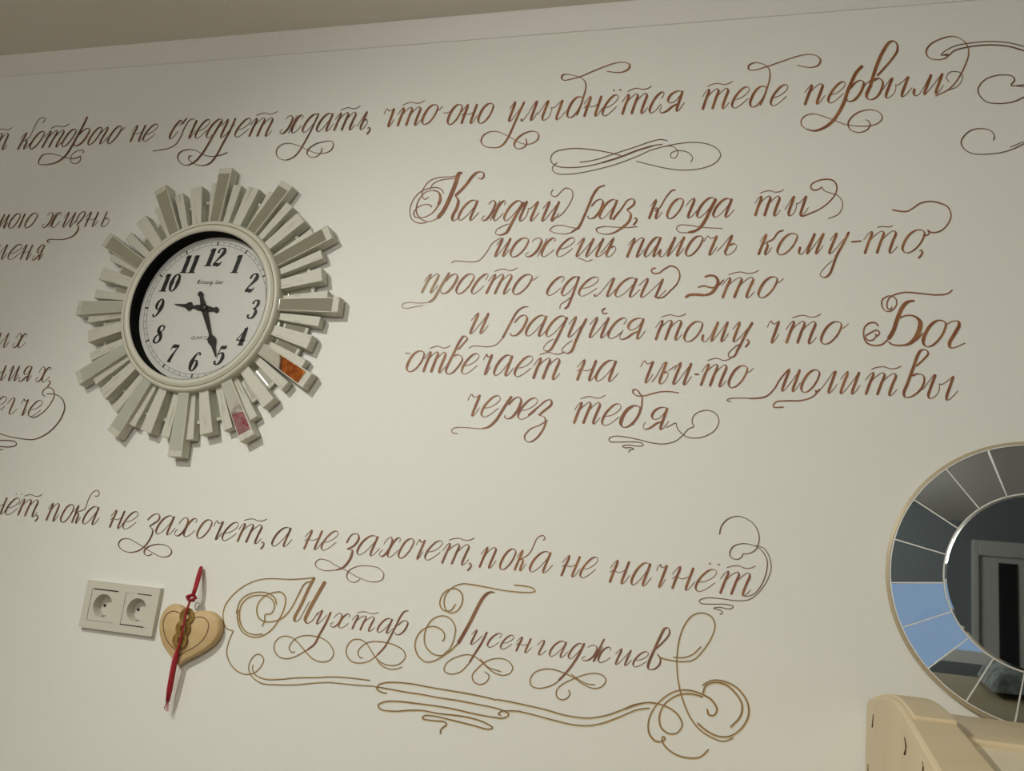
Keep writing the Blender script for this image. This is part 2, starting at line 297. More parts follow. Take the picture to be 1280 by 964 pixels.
class Word:
    """one painted word: letters from the skeleton alphabet plus hand-drawn strokes"""
    def __init__(s, tile, thick, thin=None):
        s.bm = bmesh.new(); s.slant = .4; s.off = LOFF; s.t(tile, thick, thin)
    def t(s, tile, thick=None, thin=None):
        s.ox, s.oy, s.sc = T[tile]
        if thick: s.thick = thick; s.thin = thin or (.42 + .13 * thick)
        return s
    def place(s, x, y):
        s.off += 1.5e-7                            # later brush strokes lie on earlier ones
        return on_wall(x, y, s.off) - s.org
    org = Vector((0, 0, 0))
    def stroke(s, pts, mode='', thick=None, thin=None, slant=None):
        P = [(s.ox + x / s.sc, s.oy + y / s.sc) for x, y in pts]
        tk = thick or s.thick; tn = thin or s.thin
        if mode == 'h': f = lambda v: tn * 1.15
        elif mode == 'e': tk *= .92; f = pen(tn, tk, slant or s.slant, False); g = pen(tn, tk * .75, slant or s.slant, True); f0 = f; f = lambda v: max(f0(v), g(v) if v.x > -.2 and v.y < 0 and False else 0)
        elif mode == 'b': a = pen(tn, tk, slant or s.slant, False); b = pen(tn, tn + (tk - tn) * .60, slant or s.slant, True); f = lambda v: max(a(v), b(v))
        else: f = pen(tn, tk, slant or s.slant, False)
        ribbon(s.bm, P, f, s.place); return s
    def set(s, spec, mid, h, slant, text):
        """text: 'letter xL xR, ...' measured at mid height; mid=(x1,y1,x2,y2) the mid-height line"""
        s.slant = slant
        for item in text.split(','):
            it = item.split()
            if not it: continue
            ch = {'comma': ',', 'ë': 'е'}.get(it[0], it[0]); xl, xr = float(it[1]), float(it[2])
            hh = h * (float(it[3]) if len(it) > 3 else 1)
            k = (mid[3] - mid[1]) / (mid[2] - mid[0])
            def tp(gx, gy):
                x = xl + (xr - xl) * gx; y0 = mid[1] + (x - mid[0]) * k
                return (x + slant * hh * (gy - .5), y0 - hh * (gy - .5))
            if ch == ',':                          # xl is the comma's own place on the baseline
                y0 = mid[1] + (xl - mid[0]) * k + hh * .5; q = hh * .12
                s.stroke([(xl - q * .3, y0 - q * .3), (xl + q * .3, y0 - q * .9), (xl + q * .8, y0 - q * .3), (xl + q * .5, y0 + q * .8), (xl - q * .8, y0 + q * 2.3)], 'b', thick=s.thick * .8); continue
            for pts, mode in G[ch]: s.stroke([tp(*p) for p in pts], mode)
            if ch == 'т' and 'q' not in spec: s.stroke([tp(*p) for p in G['~'][0][0]], 'h')
            if it[0] == 'ë':
                for gx in (.35, .95):
                    x, y = tp(gx, 1.24); r = s.thick * .36 * s.sc
                    s.stroke([(x, y - r), (x, y + r)], 'h', thin=r * 1.7 / s.sc)
        return s
    def done(s, name, parent, m, label=None):
        o = obj(name, s.bm, m, parent)
        if label: o['label'] = label
        return o
def inscription(name, px, py, label, cat, group=None):
    p = on_wall(px, py, 0); Word.org = p
    return empty(name, p, label, cat, group)

# ---- long line under the ceiling
r = inscription('painted_quotation', 600, 190, 'long brown cursive line painted along the wall top just under the ceiling', 'wall lettering')
w = Word('A1', 2.0).set('', (0, 430, 100, 425), 135, .42, 'т -55 42'); w.done('word', r, 'brown')
w = Word('A1', 2.1).set('', (178, 425, 900, 375), 138, .55, 'К 178 236, о 262 328, т 372 480, о 518 582, р 622 692, о 728 788, г 800 860, ο 884 946')
w.stroke([(200, 425), (240, 385), (272, 320), (305, 258), (338, 236), (362, 243), (352, 268), (335, 277)], 'h')
w.stroke([(700, 228), (665, 300), (610, 400), (560, 490), (520, 545), (460, 590), (380, 612), (310, 605), (315, 570), (345, 535), (410, 525), (470, 540), (530, 560), (600, 562), (645, 545)], 'b', 2.3)
w.stroke([(645, 540), (640, 580), (600, 605), (565, 590), (575, 535), (630, 498), (670, 505), (660, 525)], 'h', thin=.75).done('word', r, 'brown')
w = Word('A1', 2.1).set('', (1072, 365, 1200, 358), 135, .46, 'н 1072 1135, е 1165 1238'); w.done('word', r, 'brown')
w = Word('A2', 2.5).set('', (100, 335, 870, 312), 150, .45, 'с 100 148, ı 262 300, е 305 372, д 395 478, у 515 585, е 622 702, т 745 872')
w.stroke([(176, 290), (190, 270), (216, 240)], 'h', thin=1.5).stroke([(-60, 505), (0, 495), (60, 485), (120, 455), (160, 400), (200, 310), (240, 255), (280, 248)], 'b', 1.6)
w.stroke([(495, 262), (430, 370), (385, 450), (330, 535), (270, 595), (210, 618), (165, 600), (140, 555), (165, 510), (230, 492), (290, 502), (350, 535), (420, 548), (490, 535), (540, 515)], 'b', 2.4)
w.stroke([(605, 240), (560, 340), (510, 430), (450, 540), (400, 600), (340, 620), (270, 605), (230, 570), (235, 545), (260, 545)], 'b', 2.3).done('word', r, 'brown')
w = Word('A3', 2.7).set('', (95, 422, 730, 388), 145, .42, 'ж 95 222, д 265 350, а 378 458, т 525 645, ь 730 768, comma 770 790')
w.stroke([(375, 330), (310, 470), (270, 545), (235, 605), (185, 670), (120, 703), (65, 695), (35, 660), (40, 615), (80, 580), (135, 570), (200, 585), (270, 615), (340, 645), (410, 650), (465, 630), (490, 590), (485, 560), (455, 552), (400, 560), (340, 580), (290, 620), (280, 655), (310, 680), (350, 678), (390, 645), (400, 605)], 'b', 1.9).done('word', r, 'brown')
w = Word('A3', 2.9).set('', (950, 365, 1165, 352), 150, .36, 'ч 890 952, т 1030 1165'); w.t('A4').set('', (60, 405, 160, 402), 155, .38, 'ο 65 155'); w.done('word', r, 'red')
w = Word('A4', 3.0).set('', (265, 405, 600, 393), 158, .36, 'о 268 350, н 390 460, о 512 600')
w.stroke([(215, 390), (245, 392), (268, 380)], 'h').done('word', r, 'red')
w = Word('A4', 3.0).set('', (768, 380, 1030, 370), 160, .36, 'у 768 830, л 870 942, ы 1030 1145')
w.stroke([(868, 300), (830, 380), (790, 470), (740, 580), (700, 640), (660, 665), (600, 668), (545, 655), (520, 620), (540, 570), (590, 542), (650, 540), (700, 560), (760, 590), (820, 625), (880, 642), (935, 632), (975, 600), (980, 565), (955, 540), (900, 542), (840, 570), (800, 610), (785, 645), (800, 672), (830, 678), (870, 660), (885, 635), (878, 595)], 'b', 2.5)
w.t('A5').set('', (200, 475, 400, 465), 165, .34, 'о 200 290, н 348 432')
w.stroke([(262, 540), (290, 470), (315, 390), (335, 310), (325, 265), (290, 235), (240, 220), (190, 210), (150, 215), (140, 240), (160, 258), (215, 248), (285, 230), (380, 190), (480, 150), (570, 120), (640, 113), (682, 130), (680, 160), (640, 188), (580, 195), (500, 185)], 'b', 2.6)
w.set('', (490, 462, 1080, 424), 165, .34, 'ë 485 572, т 652 800, с 862 938, я 990 1082').done('word', r, 'red')
w = Word('A6', 3.2).set('', (143, 540, 700, 508), 165, .33, 'т 143 298, е 368 470, о 510 610, е 678 778')
w.stroke([(575, 590), (600, 540), (635, 440), (655, 360), (650, 300), (625, 270), (580, 250), (530, 245), (485, 270), (485, 298), (520, 305), (570, 295), (650, 270), (750, 235), (870, 195), (960, 178), (1030, 190), (1060, 225), (1040, 265), (980, 283), (870, 265)], 'b', 2.4).done('word', r, 'red')
w = Word('A7', 3.5).set('', (195, 503, 1240, 412), 165, .36, 'п 195 287, е 372 468, р 525 622, ы 835 965, м 1148 1238')
w.stroke([(630, 268), (580, 320), (540, 400), (510, 470), (480, 560), (440, 640), (390, 710), (320, 765), (240, 790), (175, 775)], '', 4.2, 1.6).stroke([(175, 775), (140, 745), (140, 700), (180, 665), (240, 655), (310, 672), (400, 705), (490, 738), (580, 752), (680, 750), (750, 730), (785, 690), (770, 650), (720, 625), (650, 625), (580, 650), (525, 700), (512, 740), (530, 780), (590, 803), (650, 790), (688, 750), (680, 715), (650, 700)], 'b', 2.0)
w.stroke([(745, 350), (800, 290), (860, 220), (905, 150), (905, 100), (880, 72), (845, 80), (800, 140), (760, 220), (720, 330), (690, 430), (660, 500), (665, 530), (700, 540), (750, 510), (785, 440), (790, 400), (760, 370), (715, 388)], 'b', 4.2)
w.stroke([(620, 470), (650, 420), (700, 380)], 'h')
w.t('A8').stroke([(475, 482), (520, 462), (565, 438), (620, 380), (670, 290), (700, 200), (690, 140), (650, 100), (590, 82), (510, 100), (440, 140), (415, 185), (430, 220), (480, 238), (540, 230), (575, 200)], 'b', 2.2)
w.done('word', r, 'red')
w = Word('A8', 1.5, 1.0)
w.stroke([(560, 200), (515, 208), (530, 190), (600, 150), (690, 130), (820, 117), (950, 122), (1085, 152)], 'h').stroke([(530, 208), (570, 205), (600, 180), (690, 155), (820, 140), (960, 148), (1085, 182)], 'h', thin=1.4)
w.stroke([(570, 390), (552, 360), (570, 325), (620, 318), (655, 335), (655, 375), (620, 420), (560, 444)], 'h', thin=.8)
w.done('flourish', r, 'brown')
r = inscription('painted_scroll', 1250, 140, 'dark brown painted scroll curls cut off by the top right photo corner', 'wall ornament')
w = Word('A8', 2.0, 1.1)
w.stroke([(1090, 480), (1000, 520), (900, 532), (820, 520), (770, 470), (765, 430), (800, 380), (860, 350), (940, 340), (995, 350), (1008, 375), (985, 410), (1090, 404)], 'b').stroke([(985, 412), (1085, 420)], 'h', thin=.8)
w.done('curl', r, 'brown')
w = Word('A8', 1.8, 1.0)
w.stroke([(865, 780), (873, 750), (850, 715), (790, 700), (720, 710), (670, 750), (650, 795), (670, 835), (720, 865), (800, 872), (920, 860), (1000, 835), (1090, 792)], 'b').stroke([(975, 825), (1085, 782)], 'h', thin=.8)
w.done('curl', r, 'brown')
# ---- separator scroll
r = inscription('painted_scroll', 800, 195, 'thin horizontal painted scroll lying between the ceiling line and the large quotation', 'wall ornament')
w = Word('B2', 1.7, .75)
w.stroke([(860, 88), (810, 80), (740, 95), (640, 130), (500, 175), (380, 215), (300, 232), (245, 238)], 'h', thin=1.0)
w.stroke([(825, 113), (760, 122), (650, 155), (520, 205), (400, 242), (280, 268), (160, 275), (90, 265), (50, 235), (50, 195), (80, 165), (150, 147), (230, 142), (330, 150), (440, 168), (535, 192)], 'h', thin=1.05)
w.stroke([(95, 240), (65, 262), (58, 290), (85, 315), (160, 322), (260, 310), (400, 280), (520, 245), (640, 200), (740, 155), (850, 125), (960, 105), (1060, 100), (1150, 115), (1210, 150), (1228, 190), (1200, 235), (1140, 268), (1050, 288), (950, 292), (850, 280), (750, 258), (640, 230)], 'h', thin=.9)
w.stroke([(850, 125), (900, 130), (930, 165), (915, 205), (885, 205), (880, 180), (910, 160), (960, 158), (1010, 175), (1033, 210), (1018, 240)], 'h', thin=.8)
w.stroke([(760, 122), (650, 155), (520, 205), (400, 242)], 'h', thin=1.7)
w.done('flourish', r, 'hair')
# ---- large quotation
r = inscription('painted_quotation', 850, 420, 'large six line red brown cursive quotation filling the wall right of the clock', 'wall lettering')
w = Word('B1', 3.2)
w.stroke([(500, 105), (475, 105), (440, 200), (390, 320), (345, 410), (300, 465)], '', 5.0, 2.2, .42).stroke([(310, 462), (240, 490), (180, 480), (135, 430), (130, 380), (150, 320), (200, 260), (270, 243), (315, 265), (322, 310), (300, 370), (250, 430), (180, 460), (120, 455), (110, 420), (140, 380), (200, 355), (245, 365), (252, 378)], 'b', 2.2, .9, -.2)
w.stroke([(265, 243), (310, 260), (322, 310), (305, 360)], '', 3.6, 1.2, 0)
w.stroke([(350, 270), (330, 235), (290, 220), (220, 230), (150, 265), (95, 340), (78, 420), (100, 480), (150, 505), (215, 500)], 'h', thin=1.0)
w.stroke([(460, 145), (400, 150), (310, 165), (260, 195), (240, 235)], 'h').stroke([(460, 125), (400, 135), (310, 140), (240, 165), (195, 215), (175, 270), (195, 315), (230, 295)], 'h', thin=.9)
w.stroke([(620, 140), (650, 152), (670, 130), (665, 100), (620, 98), (580, 130), (530, 195), (480, 250), (440, 285)], 'b', 3.6)
w.stroke([(440, 285), (465, 320), (455, 380), (420, 450), (420, 485), (450, 475), (500, 400)], '', 3.8)
w.thick = 2.9
w.set('', (500, 402, 1240, 410), 160, .42, 'а 490 588, ж 690 815, д 855 948, ы 982 1072, й 1165 1240')
w.stroke([(990, 335), (940, 420), (890, 510), (850, 580), (800, 600), (765, 590), (770, 560), (820, 530), (870, 510)], '', 3.3)
w.t('B2').stroke([(60, 630), (110, 610), (170, 540), (200, 470), (190, 430), (150, 418), (120, 440), (85, 475), (55, 470), (48, 450), (65, 425)], 'h', thin=.9)
w.done('word', r, 'red')
w = Word('B2', 3.0).set('', (325, 562, 480, 567), 135, .40, 'р 325 395, а 405 483, comma 632 648')
w.stroke([(425, 398), (380, 415), (345, 460), (310, 540), (280, 610), (240, 690), (190, 725)], '', 3.0)
w.stroke([(480, 640), (540, 560), (585, 500), (622, 495), (628, 525), (575, 572)], 'b', 2.8).stroke([(575, 572), (602, 595), (595, 640), (555, 685), (500, 722)], '', 3.2)
w.t('B4').stroke([(800, 5), (760, 50), (690, 78), (600, 70), (558, 50), (590, 18), (650, 10), (720, 25), (800, 40)], 'b', 1.6)
w.stroke([(1160, 5), (1100, 55), (1020, 82), (940, 65), (930, 40), (990, 20), (1080, 25), (1180, 28), (1260, 20)], 'b', 2.6)
w.done('word', r, 'red')
w = Word('B2', 3.2).set('', (755, 565, 1100, 555), 138, .38, 'К 755 812, о 870 952, г 988 1058, д 1082 1168')
w.stroke([(915, 430), (890, 435), (850, 480), (800, 560), (770, 580)], 'h', thin=1.5)
w.t('B3').stroke([(225, 245), (180, 330), (130, 430), (80, 490), (0, 515)], '', 4.0).t('B5').stroke([(600, 70), (560, 98), (510, 102), (440, 95), (418, 70), (440, 42), (520, 42), (620, 58), (790, 68)], 'h')
w.t('B3').set('', (220, 320, 330, 320), 150, .38, 'а 220 322').done('word', r, 'red')
w = Word('B3', 3.3).set('', (562, 305, 920, 302), 160, .33, 'т 562 710, ы 822 920')
w.stroke([(895, 382), (920, 385), (970, 365), (1050, 330), (1130, 270), (1180, 205), (1190, 145), (1160, 100), (1100, 90), (1030, 105), (985, 135), (985, 165), (1020, 178), (1060, 160), (1070, 150)], 'b', 2.0, 1.5, -.8)
w.stroke([(1070, 150), (1090, 180), (1140, 200), (1190, 215), (1230, 260), (1235, 310), (1200, 370), (1120, 405)], 'h').done('word', r, 'red')
w = Word('B4', 3.0).set('', (150, 187, 1035, 187), 150, .45, 'и 150 212, о 262 365, ж 400 575, е 635 732, ш 800 955, ь 1035 1092')
w.t('B1').stroke([(410, 825), (430, 810), (480, 808), (560, 815), (630, 805), (690, 740), (740, 665), (805, 622)], 'h').t('B4').stroke([(780, 275), (810, 280), (860, 298), (900, 283)], 'h').done('word', r, 'red')
w = Word('B5', 3.2).set('', (55, 222, 832, 200), 158, .42, 'п 55 130, а 188 262, м 378 450, о 512 608, ч 632 710, ь 832 908').done('word', r, 'red')
w = Word('B3', 3.2).set('', (595, 612, 1160, 602), 168, .40, 'К 595 660, о 732 852, м 982 1052, у 1158 1235')
w.stroke([(765, 497), (720, 515), (680, 570), (625, 595)], 'h', thin=1.7)
w.t('B6').stroke([(200, 318), (150, 420), (100, 510), (65, 610), (45, 655), (20, 678), (0, 684), (-28, 672), (-30, 655), (0, 610), (70, 545)], '', 3.0)
w.stroke([(215, 400), (255, 396), (300, 392)], 'h', thin=1.7)
w.set('q', (355, 405, 780, 392), 180, .34, 'т 355 548, о 642 785, comma 770 790')
w.stroke([(425, 285), (450, 276), (530, 278), (550, 268)], 'h')
w.stroke([(790, 345), (820, 346), (842, 330), (828, 303), (850, 320), (900, 322), (950, 300), (1000, 240), (1015, 180), (990, 120), (930, 90), (850, 75), (770, 90), (710, 130), (660, 155), (600, 152), (545, 142)], 'h', thin=1.4).done('word', r, 'red')
w = Word('B7', 3.0).set('', (275, 188, 500, 190), 155, .50, 'п 275 342, р 422 500')
w.stroke([(460, 100), (410, 180), (370, 250), (330, 315), (290, 340)], '', 3.2).stroke([(290, 340), (220, 345), (130, 340), (90, 350), (80, 375), (110, 387), (180, 375), (250, 362)], 'h').done('word', r, 'tan')
w = Word('B7', 2.9).set('', (530, 190, 1090, 196), 158, .48, 'о 535 630, с 662 738, т 790 925, ο 988 1095').done('word', r, 'red')
w = Word('B8', 3.0).set('', (105, 207, 990, 226), 152, .42, 'с 108 200, д 228 322, е 362 475, л 500 595, а 655 775, й 865 985')
w.stroke([(345, 130), (310, 230), (280, 310), (250, 375), (225, 390)], '', 2.8).stroke([(190, 392), (195, 360), (250, 320), (300, 280)], 'h')
w.stroke([(945, 285), (960, 300), (1010, 300), (1070, 250), (1130, 185), (1150, 120), (1130, 70), (1080, 48), (1030, 70), (980, 105), (935, 105), (922, 85), (940, 65), (960, 68)], 'h', thin=1.5).done('word', r, 'red')
w = Word('C1', 3.3)
w.stroke([(260, 105), (300, 92), (345, 100), (368, 140), (350, 190), (310, 235), (260, 250)], '', 4.2, 2.4, .3).stroke([(260, 250), (190, 245), (140, 248), (105, 268)], 'h', thin=2.8).stroke([(205, 188), (250, 175), (322, 190), (365, 175), (415, 125)], 'h', thin=1.6)
w.set('', (435, 192, 810, 185), 165, .40, 'т 435 622, ο 708 820').done('word', r, 'red')
w = Word('C3', 3.1).set('', (145, 155, 225, 155), 168, .43, 'и 145 225').done('word', r, 'red')
w = Word('C3', 3.1).set('', (460, 170, 1190, 190), 165, .42, 'р 462 548, а 582 690, д 745 852, у 928 1010, й 1098 1188')
w.stroke([(580, 22), (540, 25), (490, 60), (450, 125), (410, 200), (370, 275)], '', 2.6).stroke([(370, 275), (320, 325), (260, 342), (130, 338), (100, 355)], 'h')
w.stroke([(890, 105), (840, 210), (790, 310), (750, 370), (710, 375), (700, 350), (730, 310), (780, 280)], '', 3.0)
w.stroke([(1045, 115), (1000, 200), (960, 290), (920, 380), (880, 395), (845, 375), (870, 335), (930, 290)], '', 3.2)
w.stroke([(1195, 32), (1170, 52), (1178, 78), (1212, 70)], 'b', 2.4)
w.t('B8').set('', (595, 545, 830, 550), 165, .36, 'с 595 700, я 735 832').done('word', r, 'red')
w = Word('B8', 3.2).set('', (985, 562, 1140, 562), 160, .36, 'т 985 1137').t('C1').set('', (110, 540, 515, 542), 160, .36, 'о 112 225, м 340 418, у 515 600, comma 600 622')
w.stroke([(645, 465), (590, 560), (545, 650), (515, 705)], '', 3.2).t('C5').stroke([(1143, 85), (1120, 125), (1090, 130), (1085, 110), (1110, 80), (1150, 50)], '', 2.6, 1.2).done('word', r, 'red')
w = Word('C1', 3.4).set('', (825, 545, 1330, 552), 178, .36, 'ч 755 825, т 945 1120, ο 1208 1335').done('word', r, 'red')
w = Word('C2', 4.4)
w.stroke([(1000, 45), (960, 75), (880, 85), (760, 75), (630, 65), (560, 80), (510, 105), (490, 150), (495, 190), (520, 197), (528, 175)], 'h', thin=1.5).stroke([(500, 92), (455, 120), (450, 170), (480, 210), (520, 210), (560, 170), (560, 120), (530, 95), (500, 92)], 'b', 1.9, 1.2)
w.stroke([(705, 130), (650, 140), (610, 180), (570, 270), (540, 360), (500, 430)], '', 5.2, 1.6, .4).stroke([(500, 430), (450, 470), (390, 478), (330, 455), (308, 400), (315, 340), (350, 305), (400, 303), (425, 330)], 'h', thin=1.7)
w.stroke([(320, 405), (360, 380), (410, 360), (432, 380), (410, 405), (398, 385)], 'h', thin=1.5).stroke([(320, 410), (340, 437), (380, 435), (410, 400)], 'h', thin=1.5)
w.stroke([(585, 265), (640, 245), (700, 250), (745, 290), (745, 340), (710, 420), (660, 465), (590, 478), (530, 470), (500, 450)], '', 6.2, 1.8, .2).stroke([(690, 455), (730, 425), (770, 380)], 'h', thin=1.6)
w.set('', (790, 380, 1010, 395), 205, .34, 'о 788 925').stroke([(940, 322), (1000, 290), (1045, 292), (1050, 320), (1010, 395), (975, 460), (980, 495), (1010, 495), (1100, 458)], '', 4.6, 1.2, .36).done('word', r, 'red')
w = Word('C4', 3.2).set('', (100, 200, 1070, 246), 165, .38, 'о 102 205, т 248 370, е 545 640, ч 690 738, а 805 900, е 968 1070')
w.stroke([(75, 125), (85, 142), (115, 135)], 'h').stroke([(495, 110), (540, 60), (570, 20), (545, 0), (510, 40), (470, 120), (430, 200), (400, 270), (405, 300), (440, 300), (500, 240), (530, 180), (500, 150), (455, 162)], 'b', 3.0)
w.t('C3').set('', (648, 515, 800, 520), 168, .38, 'т 648 800').done('word', r, 'red')
w = Word('C5', 3.3).set('', (178, 210, 370, 216), 128, .38, 'н 178 248, а 285 370').done('word', r, 'red')
w = Word('C5', 3.3).set('', (597, 222, 1180, 252), 135, .38, 'ч 540 597, Ь 680 718, и 768 832, т 940 1052, ο 1100 1185')
w.stroke([(612, 285), (640, 250), (690, 165), (705, 160)], 'h').stroke([(715, 215), (735, 200), (765, 180)], 'h').stroke([(875, 236), (905, 236)], 'h', thin=1.7).done('word', r, 'red')
w = Word('C6', 3.4).set('', (338, 145, 890, 168), 115, .36, 'и 338 392, о 430 500, л 515 577, и 640 698, т 772 890')
w.stroke([(60, 258), (35, 250), (45, 242), (100, 238), (190, 240)], 'h', thin=1.0).stroke([(150, 240), (200, 238), (240, 228), (280, 190), (310, 140), (352, 92)], 'h', thin=1.6)
w.stroke([(330, 285), (275, 283), (285, 260), (340, 252), (420, 250), (480, 230), (515, 190)], 'h', thin=1.4)
w.t('C2').stroke([(715, 640), (770, 590), (810, 540), (795, 515), (755, 515), (730, 550), (690, 660), (650, 770), (620, 850), (630, 880), (680, 875), (750, 820), (780, 750), (770, 710), (720, 700), (685, 715)], 'b', 3.8)
w.set('', (832, 795, 975, 808), 185, .34, 'ы 832 975').done('word', r, 'red')
w = Word('C7', 3.1).set('', (220, 172, 690, 202), 172, .40, 'ч 150 222, е 288 392, р 480 565, е 582 690')
w.stroke([(510, 97), (460, 170), (420, 235), (380, 295), (320, 345), (270, 357)], '', 3.4).stroke([(290, 356), (250, 358), (180, 352), (80, 347), (35, 360), (30, 385), (80, 400)], 'h')
w.stroke([(640, 250), (720, 185), (790, 130), (825, 130), (825, 165), (780, 205), (725, 250)], 'b', 3.0).stroke([(725, 250), (770, 265), (780, 310), (750, 380), (700, 440), (650, 465), (615, 445), (615, 410), (660, 360), (730, 330), (800, 290)], 'b', 2.4).done('word', r, 'red')
w = Word('C7', 3.3).set('', (1038, 232, 1190, 234), 172, .38, 'т 1038 1188').t('C8').set('', (225, 242, 700, 278), 175, .36, 'е 228 335, я 605 700')
w.thick = 4.6; w.set('', (370, 258, 500, 262), 172, .36, 'о 372 495'); w.thick = 3.3
w.stroke([(450, 330), (490, 260), (520, 200), (528, 140), (525, 100), (490, 95), (455, 70), (460, 45), (490, 50), (520, 90), (540, 95), (600, 80), (680, 62), (760, 62), (825, 72)], 'b', 2.6, 1.3).done('word', r, 'red')
w = Word('C8', 1.2, 1.0)
w.stroke([(720, 350), (800, 315), (805, 340), (820, 370), (880, 420), (960, 433), (1040, 415), (1110, 370), (1143, 300), (1120, 240), (1060, 212), (980, 225), (935, 265), (930, 310), (945, 343)], 'h').stroke([(945, 343), (900, 360), (850, 415), (790, 460), (700, 480), (600, 470), (500, 445), (400, 425), (310, 418), (265, 435), (270, 460), (350, 465), (450, 463), (530, 475), (540, 490), (500, 498), (420, 488), (370, 498), (390, 510), (440, 510), (462, 520), (430, 530), (420, 550)], 'h')
w.done('flourish', r, 'hair')
# ---- lower line
r = inscription('painted_quotation', 470, 690, 'long brown cursive line sloping across the wall below the clock, above the ornate signature', 'wall lettering')
w = Word('D1', 2.0).set('', (0, 205, 280, 228), 135, .42, 'н -45 28, ë 62 135, т 170 280, comma 290 305').done('word', r, 'brown')
w = Word('D1', 2.1).set('', (398, 256, 765, 288), 142, .42, 'п 398 450, о 502 570, К 602 640, а 682 762')
w.stroke([(610, 262), (645, 248), (680, 230), (705, 160), (740, 100), (780, 85), (795, 105), (780, 130), (755, 128)], 'h', thin=.8).done('word', r, 'brown')
w = Word('D1', 2.2).set('', (905, 312, 1080, 328), 142, .42, 'н 905 968, е 1002 1082').done('word', r, 'brown')
w = Word('D2', 2.4).set('', (400, 266, 1122, 338), 135, .44, 'а 398 482, х 540 648, о 692 765, ч 790 838, е 878 955, т 998 1122, comma 1150 1165')
w.stroke([(315, 235), (360, 195), (398, 192), (402, 225), (330, 280)], 'b', 2.0).stroke([(330, 280), (353, 305), (342, 355), (290, 430), (240, 460), (180, 468), (130, 450), (105, 415), (120, 380), (170, 368), (220, 390), (290, 432), (360, 475), (420, 502), (470, 495), (492, 465), (470, 430), (410, 410), (340, 420), (300, 445), (292, 475), (320, 493), (350, 480)], 'b', 1.9, .8).done('word', r, 'brown')
w = Word('D3', 2.4).set('', (20, 238, 110, 243), 138, .44, 'а 20 108').done('word', r, 'brown')
w = Word('D3', 2.5).set('', (262, 260, 455, 270), 140, .44, 'н 262 335, е 378 458').done('word', r, 'rose')
w = Word('D3', 2.6).set('', (640, 298, 1215, 342), 142, .44, 'а 640 740, х 808 905, о 938 1010, ч 1040 1083, е 1132 1215')
w.stroke([(540, 285), (580, 225), (620, 218), (632, 245), (600, 300), (545, 330)], 'b', 2.6).stroke([(545, 330), (583, 335), (582, 360), (565, 405), (520, 460), (465, 482)], '', 3.0).stroke([(475, 480), (380, 485), (325, 460), (315, 430), (345, 403), (400, 410), (460, 445), (540, 485), (640, 540), (740, 568), (800, 550), (812, 510), (780, 470), (700, 450), (620, 455), (560, 485), (543, 530), (570, 565), (610, 568), (640, 545)], 'b', 1.4, .8)
w.t('D4').set('', (102, 302, 242, 312), 148, .42, 'т 102 242, comma 270 285').done('word', r, 'rose')
w = Word('D4', 2.7).set('', (375, 330, 835, 368), 150, .42, 'п 375 440, о 512 588, К 630 678, а 732 833')
w.stroke([(640, 345), (670, 330), (710, 300), (740, 240), (770, 185), (810, 172), (820, 195), (805, 208)], 'h', thin=1.0).done('word', r, 'red')
w = Word('D4', 2.8).set('', (970, 392, 1180, 408), 152, .42, 'н 970 1045, е 1098 1182').done('word', r, 'red')
w = Word('D5', 3.1).set('', (143, 450, 1030, 538), 150, .38, 'н 145 220, а 282 362, ч 422 472, н 562 648, ë 708 808, т 882 1028')
w.done('word', r, 'red')
w = Word('D5', 1.4, .95)
w.stroke([(1005, 612), (1030, 617), (1080, 600), (1130, 540), (1165, 440), (1165, 370), (1130, 310), (1070, 275), (1000, 265), (940, 285), (918, 330), (930, 360), (970, 370), (1000, 350), (1005, 335), (1050, 330), (1095, 300), (1115, 220), (1090, 150), (1040, 105), (970, 82), (900, 105), (860, 155), (850, 205)], 'b', 1.7)
w.stroke([(1090, 275), (1150, 300), (1190, 380), (1190, 450), (1150, 540), (1090, 610), (1040, 640), (960, 645), (860, 632), (760, 627), (715, 645), (725, 662), (800, 668), (900, 670), (942, 685), (920, 700), (850, 690), (810, 695), (860, 712), (870, 722), (850, 740)], 'h', thin=.9)
w.done('flourish', r, 'hair')
# ---- fragments cut off at the left edge
r = inscription('painted_quotation', 60, 295, 'two short dark cursive lines at the left photo edge, upper left of the clock', 'wall lettering')
w = Word('D6', 1.8).set('', (15, 312, 375, 303), 155, .45, 'м 15 68, о 112 192, н 232 234, о 285 375')
w.done('word', r, 'brown')
w = Word('D6', 1.8).set('', (480, 300, 1170, 288), 162, .45, 'ж 485 625, и 702 772, н 940 1015, Ь 1108 1172')
w.stroke([(800, 330), (860, 225), (905, 210), (900, 250), (820, 350)], 'b', 1.7).stroke([(812, 352), (836, 362), (832, 400), (790, 460), (720, 495), (640, 508), (560, 505), (510, 515), (505, 535), (540, 540)], 'b', 2.0).done('word', r, 'brown')
w = Word('D6', 1.7).set('', (45, 638, 445, 645), 162, .45, 'м -35 45, е 108 205, н 252 312, я 395 442').done('word', r, 'brown')
r = inscription('painted_quotation', 35, 475, 'three short dark cursive line ends at the left photo edge, lower left of the clock', 'wall lettering')
w = Word('D7', 1.7).set('', (-10, 142, 170, 147), 104, .40, 'и -12 42, х 108 172').done('word', r, 'brown')
w = Word('D7', 1.8).set('', (22, 375, 340, 388), 108, .38, 'н -28 22, и 78 118, я 168 207, х 272 342, comma 345 355').done('word', r, 'brown')
w = Word('D7', 1.9).set('', (0, 600, 285, 632), 116, .40, 'е -30 28, г 52 115, ч 145 178, е 215 282')
w.stroke([(215, 680), (225, 690), (250, 688), (310, 650), (360, 590), (385, 530), (370, 490), (340, 478), (310, 495), (300, 525), (320, 543)], 'h', thin=1.0)
